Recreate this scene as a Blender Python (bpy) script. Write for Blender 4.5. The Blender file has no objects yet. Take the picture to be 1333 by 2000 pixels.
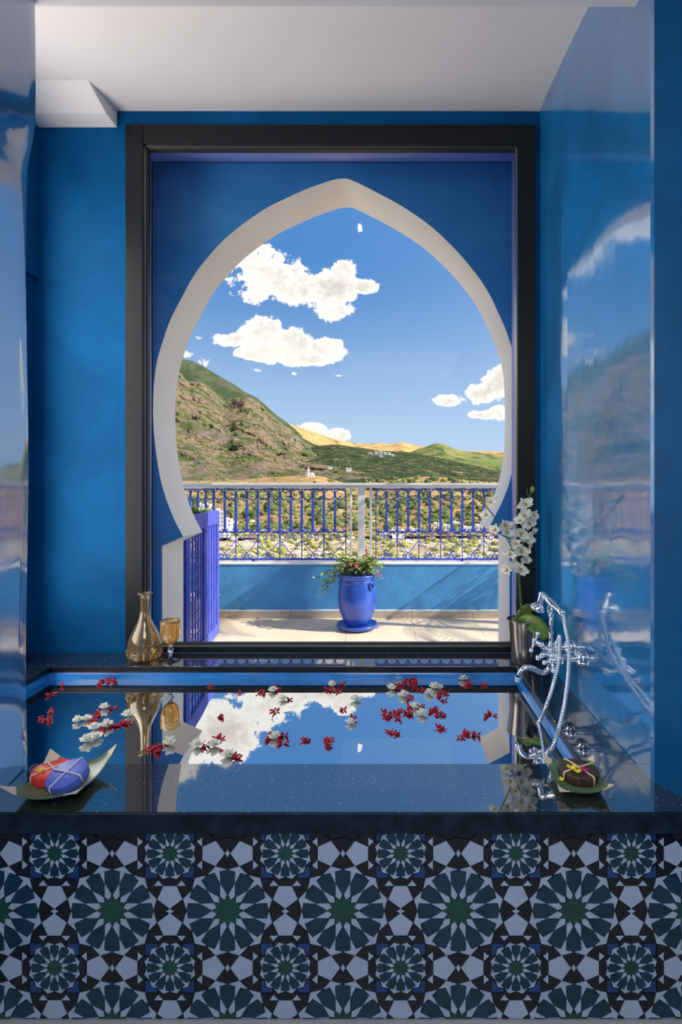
import bpy, bmesh, math, random
from mathutils import Vector, Matrix, noise
random.seed(7)
C = bpy.context.scene.collection
SC = bpy.context.scene
PI = math.pi
EYE = 1.47; HZ = 953      # eye height; pixel row of the horizon
# ---------------------------------------------------------------- camera
cd = bpy.data.cameras.new('camera'); cam = bpy.data.objects.new('camera', cd); C.objects.link(cam)
cd.sensor_fit = 'VERTICAL'; cd.sensor_height = 36; cd.lens = 18
cd.shift_x = -93.5/2000; cd.shift_y = -(1000-HZ)/2000
cd.clip_start = 0.05; cd.clip_end = 40000
cam.location = (0, 0, EYE); cam.rotation_euler = (PI/2, 0, 0)
SC.camera = cam
SC.view_settings.view_transform = 'Standard'; SC.view_settings.look = 'None'
SC.view_settings.gamma = 1; SC.view_settings.use_curve_mapping = False
SC.view_settings.exposure = 0.17
SC.cycles.max_bounces = 8; SC.cycles.diffuse_bounces = 4; SC.cycles.glossy_bounces = 5; SC.cycles.transmission_bounces = 8; SC.cycles.use_adaptive_sampling = True; SC.cycles.adaptive_threshold = 0.02; SC.cycles.transparent_max_bounces = 16
SC.cycles.sample_clamp_indirect = 6

def P(px, py, D):
    "world point at depth D that the photograph shows at (px, py)"
    return Vector(((px-760)/1000*D, D, EYE-(py-HZ)/1000*D))
def zat(py, D): return EYE-(py-HZ)/1000*D
def xat(px, D): return (px-760)/1000*D

# ---------------------------------------------------------------- sky
def build_world():
    w = bpy.data.worlds.new('sky'); SC.world = w; w.use_nodes = True
    nt = w.node_tree; nt.nodes.clear(); N = nt.nodes.new; L = nt.links.new
    def math_(op, a, b=None, c=None, clamp=False):
        n = N('ShaderNodeMath'); n.operation = op; n.use_clamp = clamp
        for i, v in enumerate((a, b, c)):
            if v is None: continue
            if isinstance(v, (int, float)): n.inputs[i].default_value = v
            else: L(v, n.inputs[i])
        return n.outputs[0]
    def mix(f, a, b):
        n = N('ShaderNodeMix'); n.data_type = 'RGBA'; n.clamp_factor = True
        L(f, n.inputs[0]) if not isinstance(f, (int, float)) else setattr(n.inputs[0], 'default_value', f)
        for i, v in ((6, a), (7, b)):
            if isinstance(v, tuple): n.inputs[i].default_value = (*v, 1)
            else: L(v, n.inputs[i])
        return n.outputs[2]
    def ramp(v, a, b):
        n = N('ShaderNodeMapRange'); n.interpolation_type = 'SMOOTHSTEP'
        L(v, n.inputs[0]); n.inputs[1].default_value = a; n.inputs[2].default_value = b
        return n.outputs[0]
    tc = N('ShaderNodeTexCoord'); sp = N('ShaderNodeSeparateXYZ'); L(tc.outputs['Generated'], sp.inputs[0])
    X, Y, Z = sp.outputs
    # blue sky: paler towards the horizon and towards the sun's side
    e = math_('MAXIMUM', Z, 0.0)
    base = mix(ramp(e, 0.0, 0.42), (0.50, 0.66, 0.86), (0.085, 0.255, 0.60))
    base = mix(ramp(e, 0.42, 1.0), base, (0.07, 0.18, 0.50))
    side = math_('ADD', math_('MULTIPLY', X, 0.9), math_('MULTIPLY', Y, 0.25))
    base = mix(math_('MULTIPLY', ramp(side, 0.05, 0.95), 0.55), base, (0.46, 0.62, 0.92))
    # gnomonic coordinates about the +Y axis
    yy = math_('MAXIMUM', Y, 0.12)
    U = math_('DIVIDE', X, yy); V = math_('DIVIDE', Z, yy)
    cv = N('ShaderNodeCombineXYZ'); L(U, cv.inputs[0]); L(V, cv.inputs[1])
    def tex(scale, detail, rough, off, vec=None, dist=0.0):
        m = N('ShaderNodeMapping'); m.inputs[1].default_value = off
        L(vec or cv.outputs[0], m.inputs[0])
        t = N('ShaderNodeTexNoise'); L(m.outputs[0], t.inputs['Vector'])
        t.inputs['Scale'].default_value = scale; t.inputs['Detail'].default_value = detail
        t.inputs['Roughness'].default_value = rough; t.inputs['Distortion'].default_value = dist
        return t.outputs['Fac']
    n1 = tex(12, 9, 0.62, (3.1, 1.7, 0)); n2 = tex(38, 8, 0.65, (8.0, 4.2, 0)); n4 = tex(95, 5, 0.6, (2.0, 9.2, 0))
    blobs = [(430,480,95,62),(525,540,88,50),(585,570,62,36),(655,565,52,40),(712,560,28,17),(655,605,46,24),(672,530,26,24),(300,420,110,60),
             (512,652,46,38),(450,664,44,15),(570,670,46,34),(636,684,44,24),(540,688,88,20),(600,702,60,14),
             (876,782,34,12),(950,768,40,20),(985,745,40,34),(1040,740,60,50),(950,810,38,10),(985,806,34,17),
             (606,842,36,17),(655,850,28,14),(372,690,20,16),(397,706,18,12),(385,660,14,8),(500,724,11,5),(576,730,8,4),(661,734,13,2.5),(703,446,6,9)]
    dens = None
    for (px, py, rx, ry) in blobs:
        a = math_('MULTIPLY', math_('SUBTRACT', U, (px-760)/1000), 1000/rx)
        b = math_('MULTIPLY', math_('SUBTRACT', V, (HZ-py)/1000), 1000/ry)
        d = math_('SUBTRACT', 1.0, math_('ADD', math_('MULTIPLY', a, a), math_('MULTIPLY', b, b)))
        if rx < 22: d = math_('SUBTRACT', math_('MULTIPLY', d, 0.55), 0.27)
        dens = d if dens is None else math_('SMOOTH_MAX', dens, d, 0.35)
    dens = math_('MAXIMUM', dens, -2.5)
    fuzz = math_('ADD', math_('MULTIPLY', math_('SUBTRACT', n1, 0.5), 3.4), math_('ADD', math_('MULTIPLY', math_('SUBTRACT', n2, 0.5), 1.7), math_('MULTIPLY', math_('SUBTRACT', n4, 0.52), 1.1)))
    d2 = math_('ADD', dens, fuzz)
    front = ramp(Y, 0.12, 0.3)
    mask = math_('MULTIPLY', ramp(d2, -0.02, 0.26), front)
    # the same kind of scattered cumulus over the rest of the sky
    g = tex(2.6, 9, 0.58, (0.4, 2.0, 5.0), tc.outputs['Generated'])
    far = math_('MAXIMUM', math_('SUBTRACT', 1.0, ramp(Y, 0.1, 0.45)), ramp(math_('ABSOLUTE', U), 0.62, 0.8))
    far = math_('MAXIMUM', far, ramp(V, 0.66, 0.8))
    gm = math_('MULTIPLY', math_('MULTIPLY', ramp(g, 0.475, 0.53), far), ramp(Z, 0.02, 0.12))
    mask = math_('MAXIMUM', mask, gm)
    # cloud tone: bright tops, cream-grey bodies
    n3 = tex(15, 8, 0.62, (1.2, 7.7, 0), None, 0.3)
    tone = ramp(math_('ADD', n3, math_('MULTIPLY', math_('SUBTRACT', n1, 0.5), -0.7)), 0.35, 0.60)
    cc = mix(tone, (0.98, 0.92, 0.84), (0.72, 0.65, 0.58))
    edge = ramp(d2, 0.3, 1.3)
    cc = mix(edge, (1.0, 0.97, 0.93), cc)
    col = mix(mask, base, cc)
    bg = N('ShaderNodeBackground'); L(col, bg.inputs[0]); bg.inputs[1].default_value = SKY
    out = N('ShaderNodeOutputWorld'); L(bg.outputs[0], out.inputs[0])
SKY = 1.0
build_world()
# ---------------------------------------------------------------- sun and added fill lights
sl = bpy.data.lights.new('sun', 'SUN'); sl.energy = 7.3; sl.angle = math.radians(0.6); sl.color = (1.0, 0.91, 0.77)
so = bpy.data.objects.new('sun', sl); C.objects.link(so)
SUNDIR = Vector((-1.0, 0.22, -0.74)).normalized()
so.rotation_euler = SUNDIR.to_track_quat('-Z', 'Y').to_euler()
def area(name, loc, rot, sx, sy, power, color):
    l = bpy.data.lights.new(name, 'AREA'); l.shape = 'RECTANGLE'; l.size = sx; l.size_y = sy; l.energy = power; l.color = color
    o = bpy.data.objects.new(name, l); C.objects.link(o); o.location = loc; o.rotation_euler = rot; return o
area('room_fill', (0.1, -0.6, 2.95), (0, 0, 0), 1.4, 1.4, 42, (1.0, 0.94, 0.88))  # fill light added unseen behind the camera to brighten the room
def aim(v): return Vector(v).to_track_quat('-Z', 'Y').to_euler()
area('alcove_fill', (-1.89, 2.16, 1.95), (0, math.radians(-90), 0), 2.3, 0.86, 30, (1.0, 0.93, 0.86))  # added fill on the hidden alcove wall, brightens ceiling and bath

# ---------------------------------------------------------------- helpers: materials
MATS = {}
def nodemat(name):
    m = bpy.data.materials.new(name); m.use_nodes = True
    nt = m.node_tree; b = nt.nodes['Principled BSDF']
    MATS[name] = m
    return m, nt, b
def setp(b, **k):
    names = dict(color='Base Color', rough='Roughness', metal='Metallic', ior='IOR', trans='Transmission Weight', coat='Coat Weight',
                 coat_rough='Coat Roughness', coat_ior='Coat IOR', spec='Specular IOR Level', sss='Subsurface Weight', emit='Emission Strength', ecol='Emission Color')
    for a, v in k.items():
        if a in ('color', 'ecol') : v = (*v, 1)
        b.inputs[names[a]].default_value = v
def mat(name, color, rough=0.5, var=0.0, vscale=6.0, bump=0.0, bscale=20.0, color2=None, detail=4, **k):
    "Principled material whose colour and relief come from noise"
    m, nt, b = nodemat(name); setp(b, color=color, rough=rough, **k)
    N, L = nt.nodes.new, nt.links.new
    tc = N('ShaderNodeTexCoord')
    geo = N('ShaderNodeNewGeometry')
    if var > 0 or color2:
        t = N('ShaderNodeTexNoise'); t.inputs['Scale'].default_value = vscale; t.inputs['Detail'].default_value = detail
        t.inputs['Roughness'].default_value = 0.62
        L(geo.outputs['Position'], t.inputs['Vector'])
        r = N('ShaderNodeMapRange'); r.inputs[1].default_value = 0.34; r.inputs[2].default_value = 0.66; L(t.outputs['Fac'], r.inputs[0])
        x = N('ShaderNodeMix'); x.data_type = 'RGBA'; L(r.outputs[0], x.inputs[0])
        if color2: a, c = color, color2
        else: a = tuple(v*(1-var) for v in color); c = tuple(min(1, v*(1+var)) for v in color)
        x.inputs[6].default_value = (*a, 1); x.inputs[7].default_value = (*c, 1)
        L(x.outputs[2], b.inputs['Base Color'])
    if bump > 0:
        t2 = N('ShaderNodeTexNoise'); t2.inputs['Scale'].default_value = bscale; t2.inputs['Detail'].default_value = 5
        L(geo.outputs['Position'], t2.inputs['Vector'])
        bp = N('ShaderNodeBump'); bp.inputs['Strength'].default_value = 1.0; bp.inputs['Distance'].default_value = bump
        L(t2.outputs['Fac'], bp.inputs['Height']); L(bp.outputs[0], b.inputs['Normal'])
        if 'Coat Normal' in b.inputs and k.get('coat', 0) > 0: L(bp.outputs[0], b.inputs['Coat Normal'])
    return m

def plaster(name, c1, c2, rough, coat, coat_rough, coat_ior, wave=0.004, wscale=2.2):
    "trowelled and polished lime plaster: mottled pigment, broad undulation, burnished sheen"
    m, nt, b = nodemat(name); setp(b, color=c1, rough=rough, spec=0.08, coat=coat, coat_rough=coat_rough, coat_ior=coat_ior)
    N, L = nt.nodes.new, nt.links.new
    geo = N('ShaderNodeNewGeometry')
    def tx(s, d, r, st=(1, 1, 1), dist=0):
        mp = N('ShaderNodeMapping'); mp.inputs[3].default_value = st; L(geo.outputs['Position'], mp.inputs[0])
        t = N('ShaderNodeTexNoise'); t.inputs['Scale'].default_value = s; t.inputs['Detail'].default_value = d; t.inputs['Roughness'].default_value = r
        t.inputs['Distortion'].default_value = dist
        L(mp.outputs[0], t.inputs['Vector']); return t.outputs['Fac']
    a = tx(1.9, 8, 0.62, dist=0.6)
    r = N('ShaderNodeMapRange'); r.inputs[1].default_value = 0.36; r.inputs[2].default_value = 0.66; L(a, r.inputs[0])
    x = N('ShaderNodeMix'); x.data_type = 'RGBA'; L(r.outputs[0], x.inputs[0]); x.inputs[6].default_value = (*c1, 1); x.inputs[7].default_value = (*c2, 1)
    L(x.outputs[2], b.inputs['Base Color'])
    h1 = tx(wscale, 3, 0.45); h2 = tx(26, 4, 0.6, (1, 1, 0.35))
    s = N('ShaderNodeMath'); s.operation = 'MULTIPLY_ADD'; L(h2, s.inputs[0]); s.inputs[1].default_value = 0.035; L(h1, s.inputs[2])
    bp = N('ShaderNodeBump'); bp.inputs['Strength'].default_value = 1; bp.inputs['Distance'].default_value = wave; L(s.outputs[0], bp.inputs['Height'])
    L(bp.outputs[0], b.inputs['Normal']); L(bp.outputs[0], b.inputs['Coat Normal'])
    rr = N('ShaderNodeMapRange'); rr.inputs[1].default_value = 0.35; rr.inputs[2].default_value = 0.7; rr.inputs[3].default_value = coat_rough*0.6; rr.inputs[4].default_value = coat_rough*1.7
    L(tx(7, 6, 0.6, (1, 1, 0.5)), rr.inputs[0]); L(rr.outputs[0], b.inputs['Coat Roughness'])
    return m
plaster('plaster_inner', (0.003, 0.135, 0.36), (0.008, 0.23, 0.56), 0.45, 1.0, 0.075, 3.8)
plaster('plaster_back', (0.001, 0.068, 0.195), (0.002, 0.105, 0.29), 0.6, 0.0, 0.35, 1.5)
plaster('plaster_shaded', (0.001, 0.060, 0.18), (0.002, 0.090, 0.25), 0.6, 0.12, 0.3, 1.5)  # plaster_inner darkened: shade on the room-side face put into its colour
plaster('plaster_outer', (0.038, 0.22, 0.52), (0.060, 0.28, 0.60), 0.6, 0.15, 0.4, 1.4, 0.002)
mat('parapet_paint', (0.07, 0.30, 0.62), 0.75, var=0.10, vscale=5, bump=0.002, bscale=30)
mat('white_paint', (0.93, 0.88, 0.80), 0.6, var=0.03, vscale=3, bump=0.0015, bscale=12)
mat('ceiling_paint', (0.80, 0.76, 0.74), 0.7, var=0.02, vscale=2, bump=0.001, bscale=14)
mat('reveal_paint', (0.36, 0.42, 0.82), 0.6, var=0.05)
mat('frame_black', (0.007, 0.010, 0.012), 0.4, spec=0.25, bump=0.0004, bscale=400)
mat('frame_steel', (0.55, 0.52, 0.48), 0.3, metal=1.0)
mat('gasket', (0.02, 0.02, 0.02), 0.5)
mat('chrome', (0.72, 0.76, 0.84), 0.07, metal=1.0)
mat('chrome_hose', (0.66, 0.72, 0.80), 0.16, metal=1.0)
mat('blue_iron', (0.035, 0.075, 0.50), 0.45, var=0.15, vscale=30)
mat('violet_wood', (0.075, 0.10, 0.56), 0.5, var=0.2, vscale=12, bump=0.0006, bscale=60)
mat('sunlit_wood', (0.72, 0.68, 0.70), 0.6, var=0.1)  # gate crossbars: the sunlight on them is put into the base colour
mat('cap_paint', (0.76, 0.74, 0.72), 0.5, var=0.04)
mat('terrace_tile', (0.68, 0.57, 0.44), 0.55, var=0.05, vscale=3, bump=0.0008, bscale=40)
mat('skirting_tile', (0.50, 0.42, 0.34), 0.55, var=0.08, vscale=8)
mat('grout', (0.50, 0.46, 0.41), 0.9)
mat('tile_ground', (0.012, 0.016, 0.03), 0.5)
mat('zellige_white', (0.42, 0.52, 0.70), 0.22, var=0.05, vscale=9, bump=0.0006, bscale=45)
mat('zellige_teal', (0.004, 0.040, 0.075), 0.2, var=0.25, vscale=16, bump=0.0006, bscale=45)
mat('zellige_black', (0.006, 0.008, 0.014), 0.2, var=0.2, vscale=12, bump=0.0006, bscale=45)
mat('zellige_green', (0.008, 0.075, 0.055), 0.2, var=0.2, vscale=20, bump=0.0006, bscale=45)
mat('zellige_blue', (0.010, 0.055, 0.20), 0.2, var=0.15, vscale=20, bump=0.0006, bscale=45)
mat('basin_blue', (0.008, 0.20, 0.60), 0.35, var=0.35, vscale=3.5, detail=7, coat=0.6, coat_rough=0.15)
mat('room_floor', (0.42, 0.44, 0.47), 0.4, var=0.06, vscale=4)
mat('pot_glaze', (0.020, 0.075, 0.44), 0.32, var=0.18, vscale=9, bump=0.002, bscale=22, coat=0.5, coat_rough=0.12)
mat('soil', (0.06, 0.04, 0.025), 0.9, bump=0.004, bscale=60)
mat('leaf_green', (0.15, 0.28, 0.05), 0.5, color2=(0.52, 0.55, 0.17), vscale=30)
mat('dark_leaf', (0.05, 0.12, 0.02), 0.4, color2=(0.13, 0.22, 0.03), vscale=20)
mat('stem_green', (0.08, 0.13, 0.03), 0.5)
mat('pink_petal', (0.80, 0.16, 0.22), 0.5, var=0.2, vscale=80)
mat('orchid_white', (0.80, 0.80, 0.70), 0.5, var=0.07, vscale=60, sss=0.15)
mat('orchid_heart', (0.50, 0.33, 0.06), 0.5)
mat('bud_green', (0.20, 0.24, 0.05), 0.5)
mat('vase_metal', (0.20, 0.185, 0.175), 0.22, metal=0.85)
mat('blossom_white', (0.74, 0.76, 0.66), 0.5, var=0.08, vscale=90, sss=0.1)
mat('petal_red', (0.42, 0.004, 0.022), 0.4, var=0.45, vscale=120, bump=0.001, bscale=180)
mat('dish_glaze', (0.075, 0.15, 0.075), 0.35, color2=(0.13, 0.21, 0.11), vscale=14, coat=0.25, coat_rough=0.15)
mat('dish_bare', (0.72, 0.62, 0.46), 0.55, var=0.06, vscale=40)
mat('dish_teal', (0.01, 0.10, 0.12), 0.25, coat=0.6)
mat('soap_red', (0.80, 0.05, 0.035), 0.45, var=0.1, vscale=40)
mat('soap_blue', (0.10, 0.16, 0.66), 0.45, var=0.12, vscale=40)
mat('soap_brown', (0.055, 0.028, 0.018), 0.5, var=0.5, vscale=90, bump=0.001, bscale=120)
mat('raffia', (0.78, 0.62, 0.38), 0.6, var=0.1, vscale=60)
mat('white_string', (0.85, 0.80, 0.76), 0.6)
mat('yellow_petal', (0.85, 0.70, 0.02), 0.5, var=0.15, vscale=90)
mat('magenta_petal', (0.62, 0.02, 0.30), 0.5)
mat('house_white', (0.82, 0.80, 0.80), 0.8, var=0.06, vscale=0.4)
mat('house_dark', (0.05, 0.06, 0.08), 0.4)

def granite():
    m, nt, b = nodemat('granite'); setp(b, color=(0.006, 0.007, 0.009), rough=0.45, spec=0.1, coat=1.0, coat_rough=0.03, coat_ior=4.0)
    N, L = nt.nodes.new, nt.links.new
    geo = N('ShaderNodeNewGeometry')
    v = N('ShaderNodeTexVoronoi'); v.inputs['Scale'].default_value = 170; L(geo.outputs['Position'], v.inputs['Vector'])
    sep = N('ShaderNodeSeparateColor'); L(v.outputs['Color'], sep.inputs[0])
    a = N('ShaderNodeMath'); a.operation = 'LESS_THAN'; L(v.outputs['Distance'], a.inputs[0]); a.inputs[1].default_value = 0.30
    c = N('ShaderNodeMath'); c.operation = 'GREATER_THAN'; L(sep.outputs[0], c.inputs[0]); c.inputs[1].default_value = 0.95
    d = N('ShaderNodeMath'); d.operation = 'MULTIPLY'; L(a.outputs[0], d.inputs[0]); L(c.outputs[0], d.inputs[1])
    x = N('ShaderNodeMix'); x.data_type = 'RGBA'; L(d.outputs[0], x.inputs[0]); x.inputs[6].default_value = (0.010, 0.013, 0.018, 1); x.inputs[7].default_value = (0.45, 0.47, 0.50, 1)
    L(x.outputs[2], b.inputs['Base Color'])
    return m
granite()
mat('granite_side', (0.006, 0.010, 0.016), 0.35, spec=0.3, var=0.4, vscale=60)
mat('granite_edge', (0.003, 0.010, 0.018), 0.45, spec=0.2, color2=(0.012, 0.030, 0.048), vscale=22, bump=0.002, bscale=35)

def clear_sheet(name, tint, ior, rough=0.0, wave=0.0, wscale=3.0):
    "transparent sheet with fresnel reflection (window glass, still water)"
    m = bpy.data.materials.new(name); m.use_nodes = True; nt = m.node_tree; nt.nodes.clear(); MATS[name] = m
    N, L = nt.nodes.new, nt.links.new
    t = N('ShaderNodeBsdfTransparent'); t.inputs[0].default_value = (*tint, 1)
    g = N('ShaderNodeBsdfGlossy'); g.inputs['Roughness'].default_value = rough
    f = N('ShaderNodeFresnel'); f.inputs[0].default_value = ior
    mx = N('ShaderNodeMixShader'); L(f.outputs[0], mx.inputs[0]); L(t.outputs[0], mx.inputs[1]); L(g.outputs[0], mx.inputs[2])
    if wave:
        geo = N('ShaderNodeNewGeometry'); tx = N('ShaderNodeTexNoise'); tx.inputs['Scale'].default_value = wscale; tx.inputs['Detail'].default_value = 2
        L(geo.outputs['Position'], tx.inputs['Vector'])
        bp = N('ShaderNodeBump'); bp.inputs['Distance'].default_value = wave; L(tx.outputs['Fac'], bp.inputs['Height'])
        L(bp.outputs[0], g.inputs['Normal'])
    o = N('ShaderNodeOutputMaterial'); L(mx.outputs[0], o.inputs[0])
    return m
clear_sheet('window_glass', (0.97, 0.98, 0.98), 1.09)
clear_sheet('water', (0.80, 0.93, 0.98), 3.3, 0.0, 0.0006, 3.0)
def glass(name, color, ior=1.45, rough=0.02, trans=1.0):
    m, nt, b = nodemat(name); setp(b, color=color, rough=rough, trans=trans, ior=ior, coat=0.5, coat_rough=0.02)
glass('amber_glass', (1.0, 0.80, 0.48), 1.4, trans=0.95); glass('clear_glass', (0.97, 0.98, 1.0)); glass('orange_glass', (1.0, 0.70, 0.30), 1.3, trans=0.85)

# ---------------------------------------------------------------- helpers: meshes
class MB:
    def __init__(s): s.v = []; s.f = []; s.mi = []; s.m = 0
    def add(s, vs, fs):
        k = len(s.v); s.v += [tuple(v) for v in vs]; s.f += [tuple(i+k for i in f) for f in fs]; s.mi += [s.m]*len(fs); return s
    def box(s, a, b, rot=None, org=None):
        (x0, y0, z0), (x1, y1, z1) = a, b
        vs = [Vector(p) for p in ((x0,y0,z0),(x1,y0,z0),(x1,y1,z0),(x0,y1,z0),(x0,y0,z1),(x1,y0,z1),(x1,y1,z1),(x0,y1,z1))]
        if rot is not None: vs = [rot @ v + (org or Vector()) for v in vs]
        return s.add(vs, [(0,3,2,1),(4,5,6,7),(0,1,5,4),(1,2,6,5),(2,3,7,6),(3,0,4,7)])
    def tube(s, path, r, n=8, cap=True):
        path = [Vector(p) for p in path]; rs = r if isinstance(r, (list, tuple)) else [r]*len(path)
        t0 = (path[1]-path[0]).normalized(); up = Vector((0,0,1)) if abs(t0.z) < 0.9 else Vector((1,0,0))
        a = t0.cross(up).normalized(); vs = []
        for i, p in enumerate(path):
            t = (path[min(i+1, len(path)-1)]-path[max(i-1, 0)]).normalized()
            a = (a - t*a.dot(t)).normalized(); b = t.cross(a)
            for k in range(n):
                th = 2*PI*k/n; vs.append(p + (a*math.cos(th)+b*math.sin(th))*rs[i])
        fs = [(i*n+k, i*n+(k+1)%n, (i+1)*n+(k+1)%n, (i+1)*n+k) for i in range(len(path)-1) for k in range(n)]
        if cap: fs += [tuple(range(n))[::-1], tuple((len(path)-1)*n+k for k in range(n))]
        return s.add(vs, fs)
    def lathe(s, prof, n=32, org=(0,0,0), axis=None, fn=None):
        org = Vector(org); q = Vector((0,0,1)).rotation_difference(Vector(axis)) if axis is not None else None
        vs = []
        for (r, z) in prof:
            for k in range(n):
                th = 2*PI*k/n; rr = r*(fn(th, z) if fn else 1)
                v = Vector((rr*math.cos(th), rr*math.sin(th), z))
                if q: v = q @ v
                vs.append(v+org)
        m = len(prof)
        fs = [(i*n+k, i*n+(k+1)%n, (i+1)*n+(k+1)%n, (i+1)*n+k) for i in range(m-1) for k in range(n)]
        if prof[0][0] > 1e-6: fs.append(tuple(range(n))[::-1])
        if prof[-1][0] > 1e-6: fs.append(tuple((m-1)*n+k for k in range(n)))
        return s.add(vs, fs)
    def ball(s, c, r, n=12, m=8, sc=(1,1,1)):
        prof = [(max(1e-4, math.sin(PI*i/m))*r, -math.cos(PI*i/m)*r) for i in range(m+1)]
        k0 = len(s.v); s.lathe(prof, n)
        for i in range(k0, len(s.v)):
            v = s.v[i]; s.v[i] = (v[0]*sc[0]+c[0], v[1]*sc[1]+c[1], v[2]*sc[2]+c[2])
        return s
    def prism(s, poly, fr, to, n=None):
        "poly of 2D points mapped by fr (base) and to (top) functions to 3D"
        m = len(poly); vs = [fr(*p) for p in poly]+[to(*p) for p in poly]
        fs = [tuple(range(m))[::-1], tuple(range(m, 2*m))]+[(i, (i+1)%m, m+(i+1)%m, m+i) for i in range(m)]
        return s.add(vs, fs)
    def grid(s, fn, nu, nv, closed=False):
        vs = [fn(i/nu, j/nv) for j in range(nv+1) for i in range(nu+1)]
        w = nu+1
        return s.add(vs, [(j*w+i, j*w+i+1, (j+1)*w+i+1, (j+1)*w+i) for j in range(nv) for i in range(nu)])
    def build(s, name, mats, parent=None, smooth=False, org=None, clean=False, bevel=0, solid=0, auto=None):
        me = bpy.data.meshes.new(name)
        if org is None: org = world_loc(parent) if parent else Vector((0,0,0))
        me.from_pydata([(v[0]-org[0], v[1]-org[1], v[2]-org[2]) for v in s.v], [], s.f)
        if isinstance(mats, str): mats = [mats]
        for m in mats: me.materials.append(MATS[m])
        if len(mats) > 1:
            for p, i in zip(me.polygons, s.mi): p.material_index = i
        bm = bmesh.new(); bm.from_mesh(me)
        if clean: bmesh.ops.remove_doubles(bm, verts=bm.verts, dist=1e-5)
        bmesh.ops.recalc_face_normals(bm, faces=bm.faces); bm.to_mesh(me); bm.free()
        if smooth:
            for p in me.polygons: p.use_smooth = True
        o = bpy.data.objects.new(name, me); C.objects.link(o)
        if parent: o.parent = parent
        else: o.location = org
        if auto: me.set_sharp_from_angle(angle=math.radians(auto))
        if bevel:
            md = o.modifiers.new('bevel', 'BEVEL'); md.width = bevel; md.segments = 2; md.limit_method = 'ANGLE'
        if solid:
            md = o.modifiers.new('solid', 'SOLIDIFY'); md.thickness = solid; md.offset = 0
        return o
def world_loc(o):
    v = Vector((0,0,0))
    while o: v = v + o.location; o = o.parent
    return v
def tag(o, label=None, cat=None, group=None, kind=None):
    for k, v in (('label', label), ('category', cat), ('group', group), ('kind', kind)):
        if v: o[k] = v
    return o
def thing(name, loc, label, cat, group=None, rotz=0):
    o = bpy.data.objects.new(name, None); C.objects.link(o); o.location = loc; o.rotation_euler = (0,0,rotz); o.empty_display_size = 0.05
    return tag(o, label, cat, group)
def share(src, name, loc, parent, rot=None, scale=None):
    o = bpy.data.objects.new(name, src.data); C.objects.link(o); o.parent = parent; o.location = loc
    if rot: o.rotation_euler = rot
    if scale: o.scale = scale if isinstance(scale, tuple) else (scale,)*3
    return o
def struct(o): o['kind'] = 'structure'; return o
def wall_solid(name, poly, z0, z1, m, smooth=False, bevel=0):
    b = MB(); b.prism(poly, lambda x, y: (x, y, z0), lambda x, y: (x, y, z1))
    return struct(b.build(name, m, org=Vector((0,0,0)), smooth=smooth, bevel=bevel))
# ================================================================ the setting
CEIL = 3.03; WIN_Y = 2.79; LEDGE = 0.578; TER = 0.187; ARCH_Y = 3.10; ARCH_T = 3.42; WO = 2.84; SY0, SY1 = 1.40, 1.655
# room floor, main ceiling, raised alcove ceiling
b = MB(); b.box((-1.9, -2.6, -0.12), (1.5, 1.418, 0.0)); struct(b.build('floor', 'room_floor', org=Vector((0,0,0))))
b = MB(); b.box((-1.9, -2.6, CEIL), (1.5, 1.667, CEIL+0.12)); struct(b.build('ceiling', 'ceiling_paint', org=Vector((0,0,0)), bevel=0.012))
b = MB()
b.prism([(1.667, 3.333), (2.067, 3.40), (2.45, 3.463), (2.79, 3.523), (2.79, 3.95), (1.667, 3.95)], lambda y, z: (-2.4, y, z), lambda y, z: (1.4, y, z))
struct(b.build('ceiling_alcove', 'ceiling_paint', org=Vector((0,0,0))))
# lowered boxing in the left ceiling corner
b = MB(); b.prism([(2.68, 3.431), (2.79, 3.431), (2.79, 3.53), (2.50, 3.48)], lambda y, z: (-1.91, y, z), lambda y, z: (-1.479, y, z))
struct(b.build('trim_1', 'ceiling_paint', org=Vector((0,0,0)), bevel=0.006))
# left wall: room side, ending in a rounded plaster nib over the slab
def nib_x(z):
    py = HZ-(z-EYE)/SY1*1000        # sways outward just under the ceiling
    if py < 235: px = 78
    elif py < 345: px = 78-14*(1-math.cos(PI*(py-235)/110))/2
    else: px = 64
    return xat(px, SY1)
def left_wall():
    path = [(-1.11, -2.6), (-1.11, 0.3), (-1.115, 1.15), (-1.128, 1.45), ('e', 1.595, 0.0), ('e', 1.635, -0.004), ('e', 1.652, -0.016), ('e', 1.655, -0.035), (-1.7, 1.655), (-2.3, 1.655)]
    zs = [0.0, 0.3, LEDGE]+[LEDGE+2.5*i/52 for i in range(1, 53)]+[3.7]
    vs = []
    for z in zs:
        for p in path:
            if p[0] == 'e': vs.append((nib_x(z)+p[2]+0.004*math.sin(z*5.1), p[1], z))
            else: vs.append((p[0], p[1], z))
    n = len(path); fs = [(j*n+i, j*n+i+1, (j+1)*n+i+1, (j+1)*n+i) for j in range(len(zs)-1) for i in range(n-1)]
    b = MB(); b.add(vs, fs); return struct(b.build('wall_left', 'plaster_inner', org=Vector((0,0,0)), smooth=True, auto=40))
left_wall()
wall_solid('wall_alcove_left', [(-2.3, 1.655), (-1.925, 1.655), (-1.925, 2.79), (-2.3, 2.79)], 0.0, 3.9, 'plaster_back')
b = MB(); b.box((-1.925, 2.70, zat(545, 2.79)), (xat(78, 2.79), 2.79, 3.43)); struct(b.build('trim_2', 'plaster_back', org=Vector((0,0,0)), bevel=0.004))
WR = [(.822, 2.79), (.812, 2.6), (.803, 2.3), (.800, 2.0), (.800, 1.75), (.800, 1.565), (.803, 1.548), (.845, 1.474), (.887, 1.40), (.99, 1.17), (1.06, .97), (1.07, 0.6), (1.07, -2.6)]
wall_solid('wall_right', WR[:7]+[(1.5, 1.548), (1.5, 2.79)], 0.0, 3.9, 'plaster_inner')
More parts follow.
